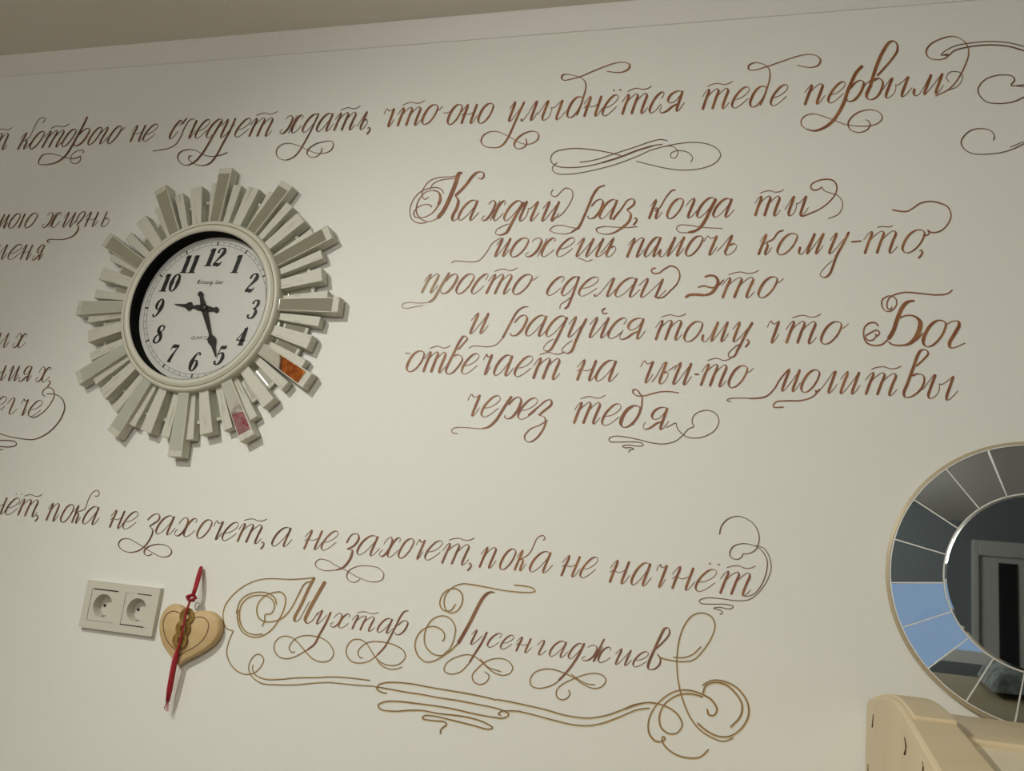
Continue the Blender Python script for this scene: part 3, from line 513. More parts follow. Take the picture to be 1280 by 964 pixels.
w.stroke([(330, 525), (390, 527), (440, 560), (458, 620), (430, 700), (370, 775), (300, 825), (230, 848), (140, 840), (60, 825), (-20, 800)], 'b', 1.6, 1.0)
w.stroke([(-20, 853), (60, 855), (110, 865), (115, 885), (70, 900), (-20, 894)], 'h', thin=1.1).stroke([(-10, 922), (20, 918)], 'h', thin=1.0).done('word', r, 'brown')
# ---- ornate signature, an ochre shade line under each thin umber line
r = inscription('painted_signature', 610, 820, 'ornate golden brown painted signature with big scroll loops along the bottom of the wall', 'wall lettering')
def gilded(name, strokes, thin=1.05, dx=.9, dy=.6, wide=2.7):
    thin *= .86; wide *= 1.12
    a = Word('E1', 1.0); b = Word('E1', 1.0); a.off = .0003; b.off = .0007
    for tile, pts in strokes:
        a.t(tile); b.t(tile); k = a.sc
        a.stroke([(x + dx * k, y + dy * k) for x, y in pts], 'h', thin=wide / 1.15); b.stroke(pts, 'h', thin=thin)
    o = b.done(name, r, 'umber'); s = a.done('ochre_shading', o, 'gold')
gilded('flourish', [('E1', [(740, 72), (660, 80), (560, 85), (400, 80), (320, 90), (220, 130), (120, 210), (65, 290), (52, 370), (75, 450), (130, 475)])], .85, .3, .5, 1.6)
gilded('flourish', [('E1', [(130, 475), (95, 560), (80, 640), (105, 720), (160, 780), (220, 803), (290, 790), (340, 740), (358, 690), (330, 655), (300, 655), (260, 700), (245, 760), (270, 820), (340, 870), (450, 882), (600, 882), (750, 868), (860, 865), (960, 875), (1084, 887), (1200, 893)]),
                    ('E1', [(278, 730), (275, 770), (300, 810), (370, 840), (470, 842), (600, 830), (750, 828), (880, 823), (1000, 830), (1090, 840), (1160, 850)])], .95, .2, -.6, 1.5)
gilded('capital_letter', [('E1', [(345, 440), (365, 400), (370, 350), (410, 345), (438, 300), (430, 250), (390, 215), (330, 205), (250, 220), (195, 270), (175, 340), (185, 420), (225, 480), (290, 502), (350, 495)]),
                          ('E1', [(455, 275), (440, 225), (390, 190), (310, 182), (230, 205), (180, 250), (150, 345)]),
                          ('E1', [(165, 310), (160, 380), (190, 470), (240, 510), (300, 522), (370, 500), (430, 450), (480, 375), (515, 290), (520, 220), (490, 183), (430, 185), (370, 210), (320, 260), (305, 320), (325, 380), (375, 405), (440, 400), (500, 375), (560, 310), (620, 200), (660, 125), (690, 105), (715, 108)])], .95, .4, .5, 2.0)
w = Word('E1', 4.0); w.off = .0006; w.slant = .5
w.stroke([(742, 70), (700, 150), (640, 280), (590, 380), (590, 405)], '', 3.8, 1.4, .5).stroke([(590, 405), (620, 395), (660, 330), (705, 250)], 'h').stroke([(822, 102), (760, 210), (700, 320), (670, 395), (685, 420)], '', 4.4, 1.4, .5).stroke([(685, 420), (720, 400), (770, 330)], 'h').done('capital_letter', r, 'ochre')
w = Word('E1', 2.2).set('', (780, 370, 830, 374), 105, .46, 'у 778 828')
w.stroke([(865, 330), (830, 410), (780, 500), (740, 575), (690, 615)], '', 2.6)
w.t('E2').set('', (105, 352, 690, 420), 115, .46, 'х 108 215, т 282 412, а 478 555, р 622 690')
w.stroke([(712, 280), (680, 285), (650, 320), (610, 400), (560, 500), (520, 570), (460, 635)], '', 2.2)
w.done('word', r, 'rose')
gilded('flourish', [('E1', [(700, 610), (680, 620), (600, 665), (530, 683), (470, 665), (437, 610), (450, 550), (500, 515), (560, 520), (610, 555), (670, 625), (730, 685), (800, 708), (860, 690), (885, 640), (860, 580), (800, 530), (700, 508), (620, 520), (570, 560), (550, 605), (570, 635), (595, 630)])], .95, .2, .5, 1.5)
gilded('flourish', [('E2', [(470, 625), (460, 635), (390, 685), (310, 700), (245, 680), (210, 620), (220, 560), (260, 515), (320, 510), (370, 540), (410, 600), (450, 660), (510, 705), (580, 720), (640, 705), (685, 650), (670, 600), (600, 555), (500, 530), (400, 530), (340, 560), (305, 610), (320, 655), (345, 655)]),
                    ('E2', [(450, 660), (490, 715), (560, 748), (620, 745), (660, 730)])], .95, .2, .5, 1.5)
gilded('capital_letter', [('E3', [(850, 72), (930, 80), (1000, 98), (1020, 122), (980, 132), (900, 130), (780, 118), (640, 92), (520, 70), (440, 62), (380, 80), (330, 115), (295, 170), (290, 230), (310, 280), (345, 298), (400, 275), (435, 210), (430, 140), (390, 105), (330, 108), (280, 145), (255, 210), (265, 255), (295, 280), (340, 278), (382, 225)]),
                          ('E3', [(400, 545), (340, 600), (270, 650), (200, 685), (140, 690), (80, 640), (55, 560), (75, 480), (120, 430), (190, 405), (250, 420), (290, 460), (290, 505), (272, 525)]),
                          ('E3', [(400, 540), (330, 610), (260, 640), (190, 620), (140, 560), (130, 490), (150, 410), (200, 345), (280, 320), (340, 345), (378, 410), (370, 500), (330, 590), (290, 622)])], 1.0, .3, .5, 2.0)
w = Word('E3', 4.2); w.stroke([(698, 135), (670, 130), (640, 140), (600, 180), (550, 270), (500, 370), (450, 460), (400, 545)], '', 4.2, 1.3, .5).done('capital_letter', r, 'rose')
w = Word('E3', 2.4).set('', (528, 492, 1080, 578), 116, .46, 'у 528 590, с 655 730, е 760 828, н 893 962, г 1038 1105')
w.stroke([(635, 450), (590, 540), (540, 620), (490, 700)], '', 2.6)
w.t('E4').set('', (315, 450, 1070, 545), 125, .44, 'а 318 408, д 470 547, ж 592 768, и 852 925, е 985 1070')
w.stroke([(738, 375), (700, 450), (650, 560)], '', 2.2).stroke([(580, 410), (530, 510), (470, 600), (420, 660), (370, 712)], '', 2.8)
w.stroke([(1145, 460), (1210, 400), (1260, 330), (1250, 290), (1225, 290), (1180, 370), (1130, 480), (1090, 580), (1090, 615), (1130, 620), (1180, 580), (1185, 530), (1165, 500)], 'b', 3.2).done('word', r, 'rose')
gilded('flourish', [('E3', [(490, 700), (420, 770), (340, 788), (290, 760), (310, 700), (380, 655), (480, 632), (540, 650), (600, 700), (680, 770), (760, 798), (820, 780), (840, 735), (800, 680), (730, 662), (640, 680), (560, 740), (515, 800), (530, 850), (580, 872), (630, 850), (650, 800), (615, 768)]), ('E3', [(580, 665), (640, 730), (750, 770)])], .95, .2, .5, 1.5)
gilded('flourish', [('E4', [(370, 712), (340, 735), (280, 760), (210, 770), (155, 750), (145, 700), (180, 645), (250, 618), (330, 620), (420, 650), (500, 690), (580, 745), (660, 772), (720, 755), (750, 705), (720, 665), (650, 650), (570, 665), (480, 700), (400, 740), (355, 790), (360, 840), (400, 862), (445, 845), (463, 810), (450, 785)]), ('E4', [(470, 655), (530, 700), (600, 735), (665, 742)])], 1.0, .2, .5, 1.7)
gilded('flourish', [('E5', [(200, 325), (215, 345), (270, 362), (350, 372), (420, 360), (480, 300), (530, 220), (548, 150), (525, 100), (470, 78), (410, 95), (360, 160), (330, 250), (318, 370), (325, 480), (350, 590), (400, 710), (460, 785), (540, 835), (600, 852), (660, 830)]),
                    ('E5', [(295, 345), (350, 348), (410, 330), (465, 280)])], 1.05, .3, .5, 2.2)
gilded('flourish', [('E5', [(440, 740), (500, 790), (570, 822), (640, 820), (710, 770), (750, 690), (740, 610), (680, 530), (600, 490), (530, 485), (470, 515)]),
                    ('E5', [(475, 565), (490, 520), (540, 497), (610, 510), (670, 560), (710, 630), (700, 700), (640, 768)])], 1.3, .5, .8, 2.9)
gilded('flourish', [('E5', [(475, 585), (420, 568), (350, 567), (290, 590), (235, 640), (212, 710), (225, 770), (270, 805), (320, 800), (350, 755), (330, 700), (280, 655), (200, 625), (150, 618), (80, 632), (0, 660)]),
                    ('E5', [(500, 655), (510, 690), (540, 695), (560, 660), (530, 605), (475, 570), (400, 545), (330, 545), (260, 575), (190, 640), (150, 720), (150, 800), (190, 850), (235, 850), (248, 835), (235, 822), (230, 850), (260, 895), (320, 935), (400, 953), (460, 945), (510, 900)]),
                    ('E8', [(0, 135), (100, 152), (250, 185), (350, 208), (450, 238), (550, 258), (650, 265), (770, 245), (870, 210), (970, 170), (1060, 158), (1110, 165)]),
                    ('E8', [(75, 215), (150, 218), (250, 240), (400, 280), (540, 312), (650, 317), (740, 300), (850, 260), (980, 208), (1070, 195)])], 1.2, .3, .7, 2.5)
gilded('flourish', [('E7', [(215, 235), (170, 225), (135, 200), (145, 170), (200, 150), (300, 148), (420, 160), (550, 185), (700, 210), (880, 240), (1060, 280), (1090, 290)]),
                    ('E7', [(120, 185), (160, 188), (230, 200), (350, 222), (500, 245), (620, 268), (800, 295), (950, 325), (1080, 352), (1150, 375), (1190, 405), (1150, 432), (1060, 425), (900, 395), (750, 360), (600, 335), (450, 315), (320, 300), (200, 302), (145, 330), (165, 362), (270, 378), (400, 370), (500, 372), (620, 395), (800, 415), (900, 435), (1000, 470), (1060, 510), (1030, 522), (900, 490), (700, 440), (580, 415), (510, 415), (500, 435), (570, 452), (680, 465), (690, 485), (650, 520), (640, 560)]),
                    ('E7', [(1290, 380), (1200, 375), (1130, 380), (1105, 400), (1130, 412)])], 1.3, .2, .7, 2.2)

# ------------------------------------------------------------------ wall clock
CC = Vector((-1.0859, 0, 1.52 + .4979))
ck = empty('wall_clock', CC, 'large sunburst wall clock with cream distressed rays and white dial', 'clock', rot=(PI / 2, 0, 0))
bm = bmesh.new(); lathe(bm, [(0, .001), (.172, .001), (.172, .008), (0, .008)], 96); obj('back_plate', bm, 'cream', ck)
bm = bmesh.new()
lathe(bm, [(.1665, .006), (.1675, .029), (.1655, .036), (.1615, .039), (.1590, .0375), (.1570, .0375), (.1545, .0415), (.1495, .0420), (.1455, .040), (.1440, .038), (.1440, .0105), (.150, .0085)], 128, closed=True)
bez = obj('bezel', bm, 'cream', ck, True)
bm = bmesh.new(); lathe(bm, [(.1430, .0113), (.1439, .0113), (.1439, .0385), (.1436, .0385)], 128, closed=True); obj('recess_wall', bm, 'recess', bez, True)
bm = bmesh.new(); lathe(bm, [(.1570, .0376), (.1590, .0376), (.1585, .0382), (.1575, .0382)], 128, closed=True); obj('gilt_line', bm, 'gold_line', bez, True)
DZ = .0115
bm = bmesh.new(); lathe(bm, [(0, .0085), (.1435, .0085), (.1435, DZ), (0, DZ)], 128); dial = obj('dial', bm, 'dial', ck)
# minute track
bm = bmesh.new()
for ra, rb in ((.1330, .1335), (.1268, .1273)): lathe(bm, [(ra, DZ + .0001), (rb, DZ + .0001), (rb, DZ + .0003), (ra, DZ + .0003)], 160, closed=True)
for k in range(60):
    a = PI / 2 - k * PI / 30; w_ = .0014 if k % 5 == 0 else .00028; ra, rb = (.1262, .1342) if k % 5 == 0 else (.127, .1332)
    c, s_ = math.cos(a), math.sin(a)
    prism(bm, [(ra * c - w_ * s_, ra * s_ + w_ * c), (ra * c + w_ * s_, ra * s_ - w_ * c), (rb * c + w_ * s_, rb * s_ - w_ * c), (rb * c - w_ * s_, rb * s_ + w_ * c)], DZ + .0001, DZ + .00035)
obj('minute_track', bm, 'black', dial)
# numerals: bold slanted modern serif, drawn with strokes on a 0..1 high box; entries (points with widths)
def fat(bm, pts, place, step=.03, fatten=1.18):
    """stroke through (x, y, width)"""
    idx = [0]; q = spline([(p[0], p[1]) for p in pts], step, idx); n = len(q)
    L = [0]
    for a, b in zip(q, q[1:]): L.append(L[-1] + (b - a).length)
    anchors = [(L[j], p[2]) for j, p in zip(idx, pts)] if len(pts) > 2 else [(0, pts[0][2]), (L[-1], pts[-1][2])]
    prev = None
    for i in range(n):
        for (l0, w0), (l1, w1) in zip(anchors, anchors[1:]):
            if L[i] <= l1 + 1e-9: break
        t = 0 if l1 == l0 else min(1, max(0, (L[i] - l0) / (l1 - l0)))
        h = (w0 + (w1 - w0) * t) / 2
        d = (q[min(i + 1, n - 1)] - q[max(i - 1, 0)]).normalized()
        h *= fatten
        cur = (bm.verts.new(place(q[i].x - d.y * h, q[i].y + d.x * h)), bm.verts.new(place(q[i].x + d.y * h, q[i].y - d.x * h)))
        if prev: bm.faces.new((prev[0], cur[0], cur[1], prev[1]))
        prev = cur
TK, TN = .25, .045
DG = {
 '1': [[(.27, .02, TK), (.27, .5, TK), (.27, .98, TK)], [(.04, .86, .04), (.14, .88, .06), (.24, .95, .10)], [(.02, .02, .045), (.52, .02, .045)]],
 '2': [[(.14, .72, .12), (.10, .80, .13), (.18, .94, .08), (.32, .98, .06), (.46, .90, .16), (.48, .74, TK), (.36, .52, .15), (.16, .26, .08), (.06, .06, .06)], [(.04, .08, .14), (.2, .10, .16), (.38, .07, .18), (.50, .12, .10), (.54, .26, .035)]],
 '3': [[(.12, .78, .13), (.14, .90, .09), (.28, .98, .05), (.44, .90, .14), (.46, .74, .18), (.38, .58, .09), (.24, .53, .045)], [(.24, .53, .045), (.42, .48, .10), (.50, .30, .20), (.44, .10, .15), (.26, .01, .05), (.10, .10, .10), (.08, .22, .13)]],
 '4': [[(.46, .98, .05), (.25, .62, .05), (.02, .27, .05)], [(.02, .27, .05), (.62, .27, .05)], [(.40, .02, TK), (.40, .5, TK), (.40, .92, .17)], [(.20, .02, .045), (.58, .02, .045)]],
 '5': [[(.14, .90, .15), (.3, .90, .16), (.50, .92, .15)], [(.13, .95, .05), (.13, .7, .05), (.11, .50, .05)], [(.11, .50, .05), (.24, .60, .05), (.40, .58, .12), (.49, .36, .21), (.42, .12, .16), (.26, .01, .05), (.10, .08, .11), (.07, .20, .13)]],
 '6': [[(.46, .84, .11), (.42, .94, .08), (.32, .98, .045), (.18, .82, .12), (.09, .45, TK), (.14, .12, .13), (.28, .01, .045), (.42, .14, .14), (.46, .34, .19), (.38, .54, .08), (.28, .56, .045), (.16, .44, .04)]],
 '7': [[(.06, .70, .035), (.10, .84, .08), (.18, .91, .16), (.34, .90, .16), (.50, .95, .10)], [(.53, .95, .05), (.38, .62, .09), (.26, .30, .17), (.22, .05, .21)]],
 '8': [[(.28, .98, .045), (.12, .88, .13), (.12, .70, .17), (.26, .56, .17), (.42, .40, .17), (.46, .18, .15), (.28, .01, .045), (.08, .12, .12), (.08, .32, .12), (.22, .50, .05), (.40, .66, .05), (.44, .86, .09), (.28, .98, .045)]],
 '9': [[(.08, .16, .11), (.12, .06, .08), (.22, .02, .045), (.36, .18, .12), (.45, .55, TK), (.40, .88, .13), (.26, .99, .045), (.12, .86, .14), (.08, .66, .19), (.16, .46, .08), (.26, .44, .045), (.38, .56, .04)]],
 '0': [[(.28, .98, .045), (.12, .84, .14), (.07, .5, TK), (.12, .16, .14), (.28, .02, .045), (.44, .16, .14), (.49, .5, TK), (.44, .84, .14), (.28, .98, .045)]],
}
NH = .0365
for n in range(1, 13):
    a = PI / 2 - n * PI / 6; txt = str(n)
    R_ = .103; cx, cy = R_ * math.cos(a), R_ * math.sin(a)
    bm = bmesh.new(); adv = .54 * .90 * NH
    for i, ch in enumerate(txt):
        x0 = cx - adv * len(txt) / 2 + i * adv + (.10 * adv if txt == '10' and i else 0)
        def pl(u, v, x0=x0): return (x0 + (u * .88 + .22 * (v - .5)) * NH, cy + (v - .5) * NH, DZ + .0004)
        for st in DG[ch]: fat(bm, st, pl)
    obj('numeral', bm, 'black', dial)
# small script lines on the dial
SC = {'M': [[(0, 0), (.1, .1), (.35, 1.6), (.4, 1.6), (.35, .2), (.8, 1.6), (.85, 1.5), (.75, .2), (.9, 0), (1.1, .3)]], 'o': [[(.3, 1), (0, .5), (.2, 0), (.6, .4), (.5, .95), (.3, 1), (.8, .8)]], 'r': [[(0, 0), (.15, 1), (.2, .8), (.5, 1), (.5, .2), (.7, 0), (.9, .3)]],
      'n': [[(0, 1), (0, 0)], [(0, .5), (.3, 1), (.5, .9), (.5, .1), (.65, 0), (.9, .4)]], 'i': [[(.1, 1), (.1, .1), (.25, 0), (.5, .4)], [(.25, 1.35), (.3, 1.45)]], 'g': [[(.6, .9), (.3, 1), (0, .5), (.2, 0), (.6, .8), (.55, -.5), (.2, -.8), (.1, -.5), (.9, .3)]],
      't': [[(.2, 1.6), (.15, .1), (.3, 0), (.5, .3)], [(-.05, 1.05), (.45, 1.1)]], 'm': [[(0, 1), (0, 0)], [(0, .5), (.25, 1), (.38, .9), (.38, 0)], [(.38, .5), (.65, 1), (.78, .9), (.78, .1), (.9, 0), (1.1, .3)]], 'e': [[(.05, .45), (.5, .75), (.3, 1), (0, .5), (.2, 0), (.7, .4)]],
      'Q': [[(.5, 1), (.1, .8), (.1, .2), (.5, 0), (.9, .2), (.9, .8), (.5, 1)], [(.4, .2), (.7, 0), (1.0, -.2)]], 'U': [[(0, 1), (.05, .2), (.4, 0), (.75, .2), (.8, 1)]], 'A': [[(0, 0), (.45, 1)], [(.45, 1), (.85, 0)], [(.2, .35), (.7, .35)]], 'R': [[(.05, 0), (.05, 1), (.6, .95), (.6, .55), (.05, .5)], [(.3, .5), (.8, 0)]], 'T': [[(0, 1), (.9, 1)], [(.45, 1), (.45, 0)]], 'Z': [[(.05, 1), (.8, 1)], [(.8, 1), (0, 0)], [(0, 0), (.85, 0)]]}
def small_text(txt, x, y, h, adv, wd):
    bm = bmesh.new()
    for ch in txt:
        if ch != ' ':
            for st in SC[ch]:
                fat(bm, [(u, v, wd) for u, v in st], lambda u, v, x=x: (x + (u + .35 * v) * h, y + v * h, DZ + .0004), .12)
        x += adv.get(ch, adv['']) * h
    obj('dial_lettering', bm, 'black', dial)
small_text('Morning time', -.030, .049, .0052, {'M': 1.35, 'm': 1.25, 'i': .62, 't': .62, ' ': .8, '': .98}, .10)
small_text('QUARTZ', -.0185, -.060, .0058, {'': 1.12}, .09)
# hands
def hand(name, ang, length, z, dpos, dw, tail, base):
    bm = bmesh.new(); a = math.radians(90 - ang); c, s_ = math.cos(a), math.sin(a)
    def P(u, v): return (u * c - v * s_, u * s_ + v * c)
    out = [(-tail, .0022), (0, base), (length * .25, base * .7), (length * (dpos - .14), .0022), (length * (dpos - .08), .0034), (length * (dpos - .05), dw), (length * (dpos + .02), dw * 1.02), (length * (dpos + .12), dw * .45), (length * (dpos + .22), .0022), (length, .0007)]
    poly = [P(u, v) for u, v in out] + [P(u, -v) for u, v in out[::-1]]
    prism(bm, poly, z, z + .0009)
    cx, cy = P(-tail, 0); lathe(bm, [(0, z), (.0053, z), (.0053, z + .0010), (0, z + .0010)], 24, cx, cy)
    return obj(name, bm, 'black', ck)
hand('hour_hand', -84, .067, .0145, .50, .0080, .026, .0065)
hand('minute_hand', 154, .105, .0162, .66, .0078, .030, .0060)
bm = bmesh.new(); lathe(bm, [(0, DZ), (.0075, DZ), (.0075, .0182), (.004, .0192), (0, .0194)], 28); obj('hub', bm, 'black', ck, True)
# rays: six slats to every 30 degrees
SPEC = [  # offset deg, inner half width, outer half width, outer radius, height, kind
 (0, .0118, .0158, .282, .0310, 'mirror'), (6.9, .0068, .0098, .250, .0240, 'wood'), (11.4, .0054, .0078, .222, .0130, 'strip'),
 (16.4, .0100, .0138, .249, .0285, 'wood'), (21.6, .0052, .0076, .224, .0150, 'strip'), (25.2, .0058, .0086, .253, .0225, 'wood')]
for k in range(12):
    for off, wi, wo, ro, hz, kind in SPEC:
        a = math.radians(90 - (k * 30 - 1.2 + off)); ca, sa = math.cos(a), math.sin(a)
        ro2 = ro + random.uniform(-.003, .003); ri = .1600; dz = .006 if kind == 'mirror' else .003
        bm = bmesh.new()
        def P(u, v, z): return (u, v, z)
        V = [P(ri, -wi, .004), P(ri, wi, .004), P(ro2, wo, .004), P(ro2, -wo, .004), P(ri, -wi * .92, hz), P(ri, wi * .92, hz), P(ro2, wo * .94, hz - dz), P(ro2, -wo * .94, hz - dz)]
        v = [bm.verts.new(p) for p in V]
        for f in ((3, 2, 1, 0), (4, 5, 6, 7), (0, 1, 5, 4), (1, 2, 6, 5), (2, 3, 7, 6), (3, 0, 4, 7)): bm.faces.new([v[i] for i in f])
        ray_o = obj('ray', bm, 'distressed', ck, bevel=.0010); ray_o.rotation_euler = (0, 0, a)
        if kind in ('mirror', 'strip'):
            ray_o['label'] = 'ray faced with a mirror strip'
            bm = bmesh.new(); m_ = .80; i0, i1 = ri + .006, ro2 - (.012 if kind == 'mirror' else .006)
            q_ = .06 if (k == 4 and kind == 'mirror') else 0     # one strip is rolled on purpose so it reflects the orange box
            def hz_at(u, v=0): return hz - dz * (u - ri) / (ro2 - ri) + q_ * v
            def wd_at(u): return (wi + (wo - wi) * (u - ri) / (ro2 - ri)) * m_
            lo = [bm.verts.new(P(u, s_ * wd_at(u), hz_at(u) - .0008)) for u, s_ in ((i0, -1), (i0, 1), (i1, 1), (i1, -1))]
            hi = [bm.verts.new(P(u, s_ * wd_at(u), hz_at(u, s_ * wd_at(u)) + .0006 + abs(q_) * .012)) for u, s_ in ((i0, -1), (i0, 1), (i1, 1), (i1, -1))]
            bm.faces.new(lo[::-1]); bm.faces.new(hi)
            for i in range(4): bm.faces.new((lo[i], lo[(i + 1) % 4], hi[(i + 1) % 4], hi[i]))
            obj('mirror_strip', bm, 'mirror', ray_o)

# ------------------------------------------------------------------ double socket
oc = on_wall(151, 760, .005)
so = empty('double_socket', Vector((oc.x, 0, oc.z)), 'ivory double power socket on the wall left of the wooden heart', 'socket', rot=(PI / 2, 0, 0))
HW, HH = .0765, .0410
bm = bmesh.new()
IN = [(-.0357, 0), (.0357, 0)]; ih = .0275
xs = [-HW, -.0357 - ih, -.0357 + ih, .0357 - ih, .0357 + ih, HW]; ys = [-HH, -ih, ih, HH]
for i in range(5):
    for j in range(3):
        if j == 1 and i in (1, 3): continue
        box(bm, xs[i], xs[i + 1], ys[j], ys[j + 1], .0005, .0095)
bmesh.ops.remove_doubles(bm, verts=bm.verts, dist=1e-6)
kill = [f for f in bm.faces if all(len(e.link_faces) > 2 for e in f.edges)]
obj('frame', bm, 'plastic', so)
for cx, _ in IN:
    bm = bmesh.new(); g = ih - .0006; n = 48
    ring = [(cx + .0198 * math.cos(2 * PI * i / n), .0198 * math.sin(2 * PI * i / n)) for i in range(n)]
    sq = []
    for i in range(n):
        c_, s_ = math.cos(2 * PI * i / n), math.sin(2 * PI * i / n); k_ = g / max(abs(c_), abs(s_)); sq.append((cx + c_ * k_, s_ * k_))
    zt = .0088
    A = [bm.verts.new((x, y, zt)) for x, y in sq]; B = [bm.verts.new((x, y, zt)) for x, y in ring]; D_ = [bm.verts.new((cx + (x - cx) * .90, y * .90, -.0090)) for x, y in ring]; E_ = [bm.verts.new((x, y, .001)) for x, y in sq]
    for i in range(n):
        j = (i + 1) % n
        bm.faces.new((A[i], A[j], B[j], B[i])); bm.faces.new((B[i], B[j], D_[j], D_[i])); bm.faces.new((A[i], E_[i], E_[j], A[j]))
    bm.faces.new(D_)
    ins = obj('socket_insert', bm, 'plastic', so)
    for px_ in (-.0095, .0095):
        bm = bmesh.new(); lathe(bm, [(0, -.0094), (.0027, -.0094), (.0027, -.0086), (0, -.0086)], 20, cx + px_, 0); obj('pin_hole', bm, 'dark_gap', ins)
    for s_ in (-1, 1):
        bm = bmesh.new(); box(bm, cx - .003, cx + .003, s_ * .0172 - .001, s_ * .0172 + .001, -.0095, .002); obj('earth_clip', bm, 'steel', ins)
bm = bmesh.new()
box(bm, -.0357 - ih + .004, -.0357 + ih, ih - .0012, ih + .0005, .0093, .0098); box(bm, .0357 - ih, .0357 + ih - .006, -ih - .0005, -ih + .0012, .0093, .0098); box(bm, .0357 - .004, .0357 + ih - .002, ih - .0008, ih + .0004, .0093, .0098)
obj('gap', bm, 'dark_gap', so)
hole = None

# ------------------------------------------------------------------ wooden heart and coin charm
def tr(pts, ox, oy, sc, off, step=2.2):           # traced photo outline -> points in a plane parallel to the wall
    q = spline([(ox + x / sc, oy + y / sc) for x, y in pts], step)
    return [on_wall(p.x, p.y, off) for p in q]
Z5 = (80, 690, 4.591)
heart_px = [(690, 335), (660, 305), (625, 298), (590, 312), (560, 350), (543, 410), (545, 470), (560, 530), (590, 580), (625, 625), (650, 650), (690, 625), (760, 590), (830, 545), (875, 495), (893, 440), (885, 390), (860, 355), (820, 338), (775, 338), (735, 345), (710, 352), (690, 335)]
hpts = tr(heart_px, *Z5, .016)[:-1]
hc = sum(hpts, Vector()) / len(hpts); hb = Vector((hc.x, 0, hc.z))
ht = empty('wooden_heart', hb, 'pale wooden heart plaque on the wall right of the socket', 'wall ornament')
bm = bmesh.new()
base = [(p.x - hb.x, p.z - hb.z) for p in hpts]
def ringz(k, y): return [bm.verts.new((x * k, y, z * k)) for x, z in base]
R = [ringz(.97, -.001), ringz(1.0, -.005), ringz(1.0, -.012), ringz(.965, -.0162), ringz(.93, -.0172)]
for A, B in zip(R, R[1:]):
    for i in range(len(A)): bm.faces.new((A[i], A[(i + 1) % len(A)], B[(i + 1) % len(A)], B[i]))
bm.faces.new(R[0]); bm.faces.new(R[-1])
obj('plaque', bm, 'lightwood', ht, True)
bm = bmesh.new()
inner = [[(690, 375), (660, 350), (625, 340), (590, 358), (570, 400), (572, 450), (590, 505), (615, 540), (640, 562)], [(735, 385), (770, 374), (805, 380), (828, 410), (825, 450), (800, 500), (750, 545), (700, 572), (655, 600)]]
for st in inner:
    P = [(80 + x / 4.591, 690 + y / 4.591) for x, y in st]
    ribbon(bm, P, lambda v: 1.1, lambda x, y: on_wall(x, y, .0175) - hb, 1.5)
obj('engraved_outline', bm, 'woodcut', ht)
bm = bmesh.new(); c0 = on_wall(246.5, 758, .012) - hb
tube(bm, [c0 + Vector((.0042 * math.cos(t), 0, .0062 * math.sin(t))) for t in [i * PI / 10 for i in range(21)]], .0007, 8, False); obj('hanging_ring', bm, 'steel', ht, True)

ctop = on_wall(251.5, 708.5, .006)
ca = empty('coin_charm', Vector((ctop.x, 0, ctop.z)), 'red silk cord charm with three old coins hanging over the wooden heart', 'charm')
ab = Vector((ctop.x, 0, ctop.z))
def zp(px, py, off): return on_wall(px, py, off) - ab
bm = bmesh.new()
for dx, dy in ((-1.1, 0), (1.1, 0)):
    pts = [zp(251.5, 709, .006), zp(250.5 + dx * .8, 713, .009), zp(248 + dx, 722, .016), zp(245 + dx * .9, 733, .021), zp(241.5 + dx * .4, 744, .024)]
    tube(bm, pts, .0027, 8)
tube(bm, [zp(238, 750, .0255), zp(233, 764, .0255), zp(229, 785, .0275), zp(225, 803, .0275), zp(222, 814, .0255), zp(219.5, 820, .024)], .0020, 8)
cd = obj('cord', bm, 'cord', ca, True)
bm = bmesh.new()
kc = zp(239.5, 747.5, .025)
for i in range(5):
    t0 = i * 1.26
    tube(bm, [kc + Vector((.0065 * math.cos(t0 + t * .5) * (1 - .35 * math.sin(t)), .004 * math.sin(t * 1.2 + i), .0045 * math.sin(t0 + t * .5))) for t in [q * .42 for q in range(9)]], .0025, 8)
tube(bm, [zp(238, 750, .025), zp(234, 748, .026), zp(232.3, 746.2, .026), zp(234, 745.5, .026), zp(238, 746.5, .026)], .0012, 8)
obj('knot', bm, 'cord', ca, True)
def coin(px, py, off, rx, nm='coin'):
    c = zp(px, py, off); bm = bmesh.new(); n = 40; sq = .0042
    def ringv(r, y): return [bm.verts.new(c + Vector((r * math.cos(2 * PI * i / n), y, r * math.sin(2 * PI * i / n)))) for i in range(n)]
    def sqv(k, y):
        o = []
        for i in range(n):
            c_, s_ = math.cos(2 * PI * i / n), math.sin(2 * PI * i / n); q = k / max(abs(c_), abs(s_)); o.append(bm.verts.new(c + Vector((c_ * q, y, s_ * q))))
        return o
    rs = [ringv(rx, .0008), ringv(rx, -.0010), ringv(rx * .86, -.0010), ringv(rx * .83, -.0004), sqv(sq * 1.25, -.0004), sqv(sq * 1.15, -.0009), sqv(sq, -.0009), sqv(sq, .0008)]
    for A, B in zip(rs, rs[1:] + rs[:1]):
        for i in range(n): bm.faces.new((A[i], A[(i + 1) % n], B[(i + 1) % n], B[i]))
    for k in range(4):                              # raised marks around the square hole
        a = k * PI / 2; u = Vector((math.cos(a), 0, math.sin(a))); v_ = Vector((-math.sin(a), 0, math.cos(a)))
        for q in (-1, 0, 1):
            p0 = c + u * (.0078) + v_ * (q * .0022); tube(bm, [p0 + Vector((0, -.0006, 0)) - u * .0018, p0 + Vector((0, -.0006, 0)) + u * .0018], .00055, 5)
    obj(nm, bm, 'coin', ca)
coin(233.5, 770.5, .0195, .0140); coin(228.5, 785.5, .0208, .0140); coin(224.5, 800.5, .0221, .0140)
bm = bmesh.new()
pts = [(222, 812, .024), (220.5, 818, .024), (218.5, 826, .023), (215, 845, .021), (212, 862, .019), (209.5, 877, .017)]
